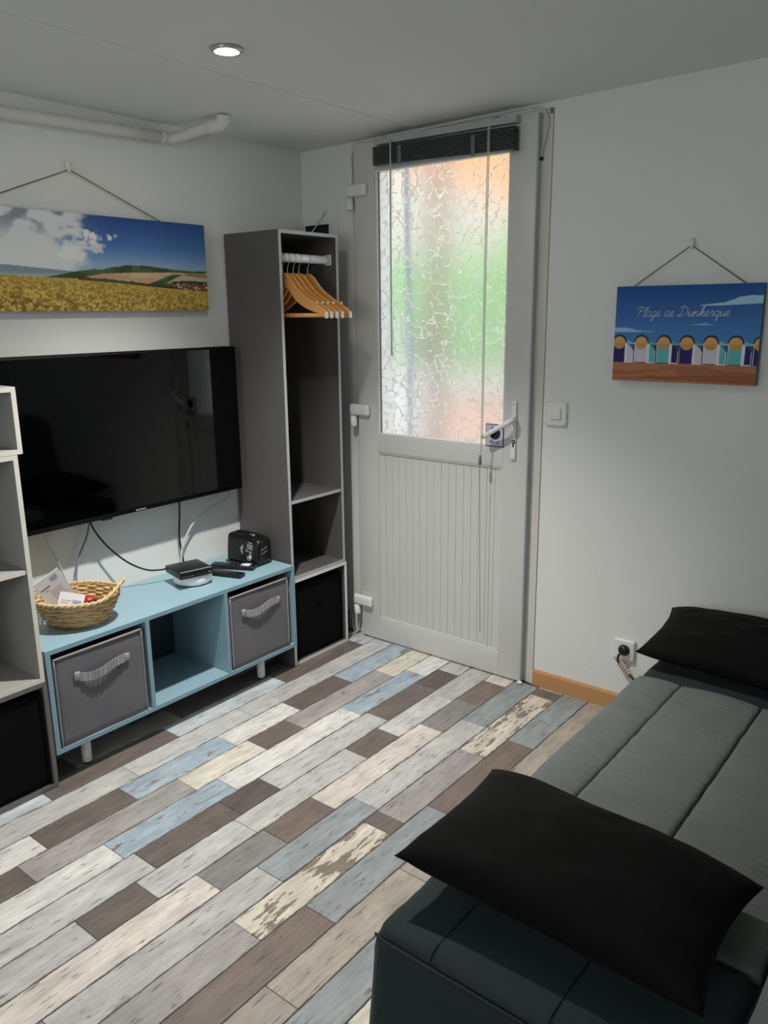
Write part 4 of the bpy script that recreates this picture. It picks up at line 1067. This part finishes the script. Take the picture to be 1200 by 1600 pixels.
# ------------------------------------------------------------------ pipe under the ceiling
pp = thing('heating_pipe', 'white painted pipe running under the ceiling on the television wall', 'pipe', (.04,-2.0,2.06))
M_PIPE = plain('painted_pipe', (214,213,208), .55, nz=.05, scale=12)
tube('pipe_run', [(.030,RY0+.01,2.045),(.032,-2.4,2.055),(.034,-1.6,2.066),(.036,-.74,2.088)], .0185, M_PIPE, pp, n=4, seg=16)
tube('pipe_bend', [(.036,-.745,2.088),(.040,-.712,2.089),(.075,-.690,2.096),(.16,-.677,2.107),(.225,-.668,2.113)], .0185, M_PIPE, pp, n=6, seg=16)
tube('pipe_elbow', [(.205,-.670,2.110),(.245,-.665,2.112),(.264,-.663,2.120),(.268,-.662,2.1403)], .0235, M_PIPE, pp, n=6, seg=16)
tube('pipe_joint', [(.036,-.760,2.0875),(.036,-.742,2.088)], .0205, M_PIPE, pp, n=1, seg=16)
for y in (-.86, -1.9):
    tube('pipe_clip', [(.001,y,2.075),(.03,y,2.060),(.056,y,2.078),(.038,y,2.106),(.001,y,2.098)], .003, M_PIPE, pp, n=5, seg=6)

# ------------------------------------------------------------------ ceiling spotlights
def spotlight(x, y, label):
    z = ceil_z(x); s = thing('ceiling_spotlight', label, 'spotlight', (x,y,z-.012), group=None)
    lathe('trim_ring', [(.030,z-.004),(.032,z-.009),(.040,z-.008),(.0445,z-.0005),(.030,z-.0005)], M_CHROME, s, 'Z', (x,y,0), 36)
    lathe('lamp_lens', [(.0,z-.0115),(.020,z-.0108),(.0285,z-.006),(.0285,z-.002),(0,z-.002)], M_LAMP, s, 'Z', (x,y,0), 32)
    ld = bpy.data.lights.new('spotlight_lamp', 'SPOT'); ld.spot_size = math.radians(108); ld.spot_blend = 1.0
    ld.shadow_soft_size = .028; ld.energy = SPOT_WATT; ld.color = SPOT_COLOR
    lo = bpy.data.objects.new('spotlight_lamp', ld); COL.objects.link(lo); lo.location = (x,y,z-.042); lo.parent = s
    lo.matrix_parent_inverse = s.matrix_basis.inverted()
spotlight(.800, -1.105, 'lit round recessed spotlight in the white ceiling')

# ------------------------------------------------------------------ sofa bed and pillows
sf = thing('sofa_bed', 'charcoal quilted sofa bed with dark teal ends', 'sofa bed', (2.2,-.9,0))
SX = [1.806, 1.931, 2.153, 2.392]; SY0, SYa, SYb, SY1 = -1.762, -1.46, -.485, -.040
def quilt(p, n):
    if n.z > .3 or (p.z > .37):
        k = noise.noise(Vector((p.x*7, p.y*18, 1.3)))*.0040+noise.noise(Vector((p.x*13+2*p.y, p.y*46, 5.1)))*.0026
        return p+Vector((0,0,k))
    return p
for i in range(3):
    x0, x1 = SX[i], SX[i+1]; e = .0003 if i != 1 else .004
    pf = lambda zt: None
    def puff(p, n, x0=x0, x1=x1):
        q = quilt(p, n); u = min(1, max(0, (p.x-x0)/(x1-x0)))
        if p.z > .34: q.z += .007*math.sin(math.pi*u)-.004*max(0,1-min(abs(p.y-SYa),abs(p.y-SYb))/.05)
        return q
    rblock('quilted_panel', x0+.0006, x1-e, SYa, SYb, .29, .402, .005, M_SOFA, sf, res=.0125, disp=puff)
rblock('end_panel', SX[0]+.0006, SX[3]-.001, SYb+.001, SY1, .29, .393, .012, M_TEAL, sf, res=.0125, disp=quilt)
rblock('end_panel', SX[0]+.0006, SX[3]-.001, SY0, SYa-.001, .29, .397, .030, M_TEAL, sf, res=.0125, disp=quilt)
for x in SX[1:3]:
    tube('seam', [(x,SYa-.004,.3975),(x,-1.60,.398),(x,SY0+.03,.3975),(x,SY0+.010,.391),(x,SY0+.001,.377)], .0015, M_PIPING, sf, n=6, seg=6)
def skirtd(p, n):
    f = 1-min(1, p.z/.36); q = p.copy()
    if p.y < SY0+.05: q.y -= .012*f+.004*noise.noise(Vector((p.x*9, 0, p.z*5)))
    if p.x < SX[0]+.05: q.x -= .020*f+.004*noise.noise(Vector((0, p.y*9, p.z*5)))
    return q
rblock('skirt', SX[0]-.002, 2.60, SY0-.004, SY1+.004, .004, .374, .02, M_TEAL, sf, res=.03, disp=skirtd)
tube('piping', [(SX[0]+.004,SY0+.004,.372),(SX[0]+.02,SY0-.005,.376),(2.1,SY0-.005,.376),(2.40,SY0-.005,.374)], .003, M_PIPING, sf, n=1, seg=6)
# backrest leaning at the right
def backd(p, n):
    q = p.copy(); k = (p.z-.36)
    q.x += .24*max(0, k)
    q = q+n*(.010*noise.noise(Vector((p.y*6, p.z*9, 2)))+.004*noise.noise(Vector((p.y*19, p.z*23, 2))))
    if p.x < 2.47: q.x -= .012*math.sin(math.pi*min(1, max(0, (p.z-.36)/.45)))
    return q
rblock('backrest', 2.396, 2.56, SY0+.03, SY1-.01, .385, .85, .05, M_SOFA, sf, res=.02, disp=backd)

def pillow(label, A, B, C_, D, T, seed, sag):
    """A near-left, B far-left, C far-right, D near-right corners (world)"""
    A, B, C_, D = map(Vector, (A, B, C_, D)); t = thing('pillow', label, 'pillow', ((A+B+C_+D)/4), group='black pillows on the sofa bed')
    nu, nv = 56, 38; V, Fc = [], []; up = (D-A).cross(B-A).normalized()
    for side in (1, -1):
        for j in range(nv+1):
            for i in range(nu+1):
                u, v = -1+2*i/nu, -1+2*j/nv
                cu = u*(1-.075*(1-v*v)**1.0*abs(u)**2); cv = v*(1-.085*(1-u*u)*abs(v)**2)
                a, b = (cu+1)/2, (cv+1)/2
                base = A*(1-a)*(1-b)+D*a*(1-b)+C_*a*b+B*(1-a)*b
                h = ((1-abs(u)**3.2)*(1-abs(v)**3.2))**.5
                p = base+up*(side*T/2*h if side > 0 else -T/2*h*.62)
                p += up*(.010*h*noise.noise(Vector((u*1.6+seed, v*1.6, seed*2.0)))+.005*h*noise.noise(Vector((u*4+seed, v*5, 3.0)))) 
                p.z -= sag*(1-h)*max(0, 1-abs(u)**6)
                V.append(p)
    off = (nu+1)*(nv+1)
    for s in (0, 1):
        for j in range(nv):
            for i in range(nu):
                a = s*off+j*(nu+1)+i; q = (a, a+1, a+nu+2, a+nu+1); Fc.append(q if s == 0 else q[::-1])
    me = bpy.data.meshes.new('pillow_body'); me.from_pydata([tuple(v) for v in V], [], Fc)
    bm = bmesh.new(); bm.from_mesh(me); bmesh.ops.remove_doubles(bm, verts=bm.verts[:], dist=.0006); bmesh.ops.recalc_face_normals(bm, faces=bm.faces); bm.to_mesh(me); bm.free()
    link('pillow_body', me, M_PILLOW, t, True)
    edge = []
    for a, b in ((A,D),(D,C_),(C_,B),(B,A)):
        pass
    return t
pillow('large black pillow on the near end of the sofa bed', (1.800,-1.690,.490), (1.766,-1.278,.455), (2.358,-1.330,.466), (2.362,-1.690,.482), .145, 1, .004)
pillow('black pillow at the far end of the sofa bed against the wall', (1.770,-.440,.447), (1.755,-.075,.478), (2.335,-.070,.500), (2.345,-.470,.448), .12, 4, .008)
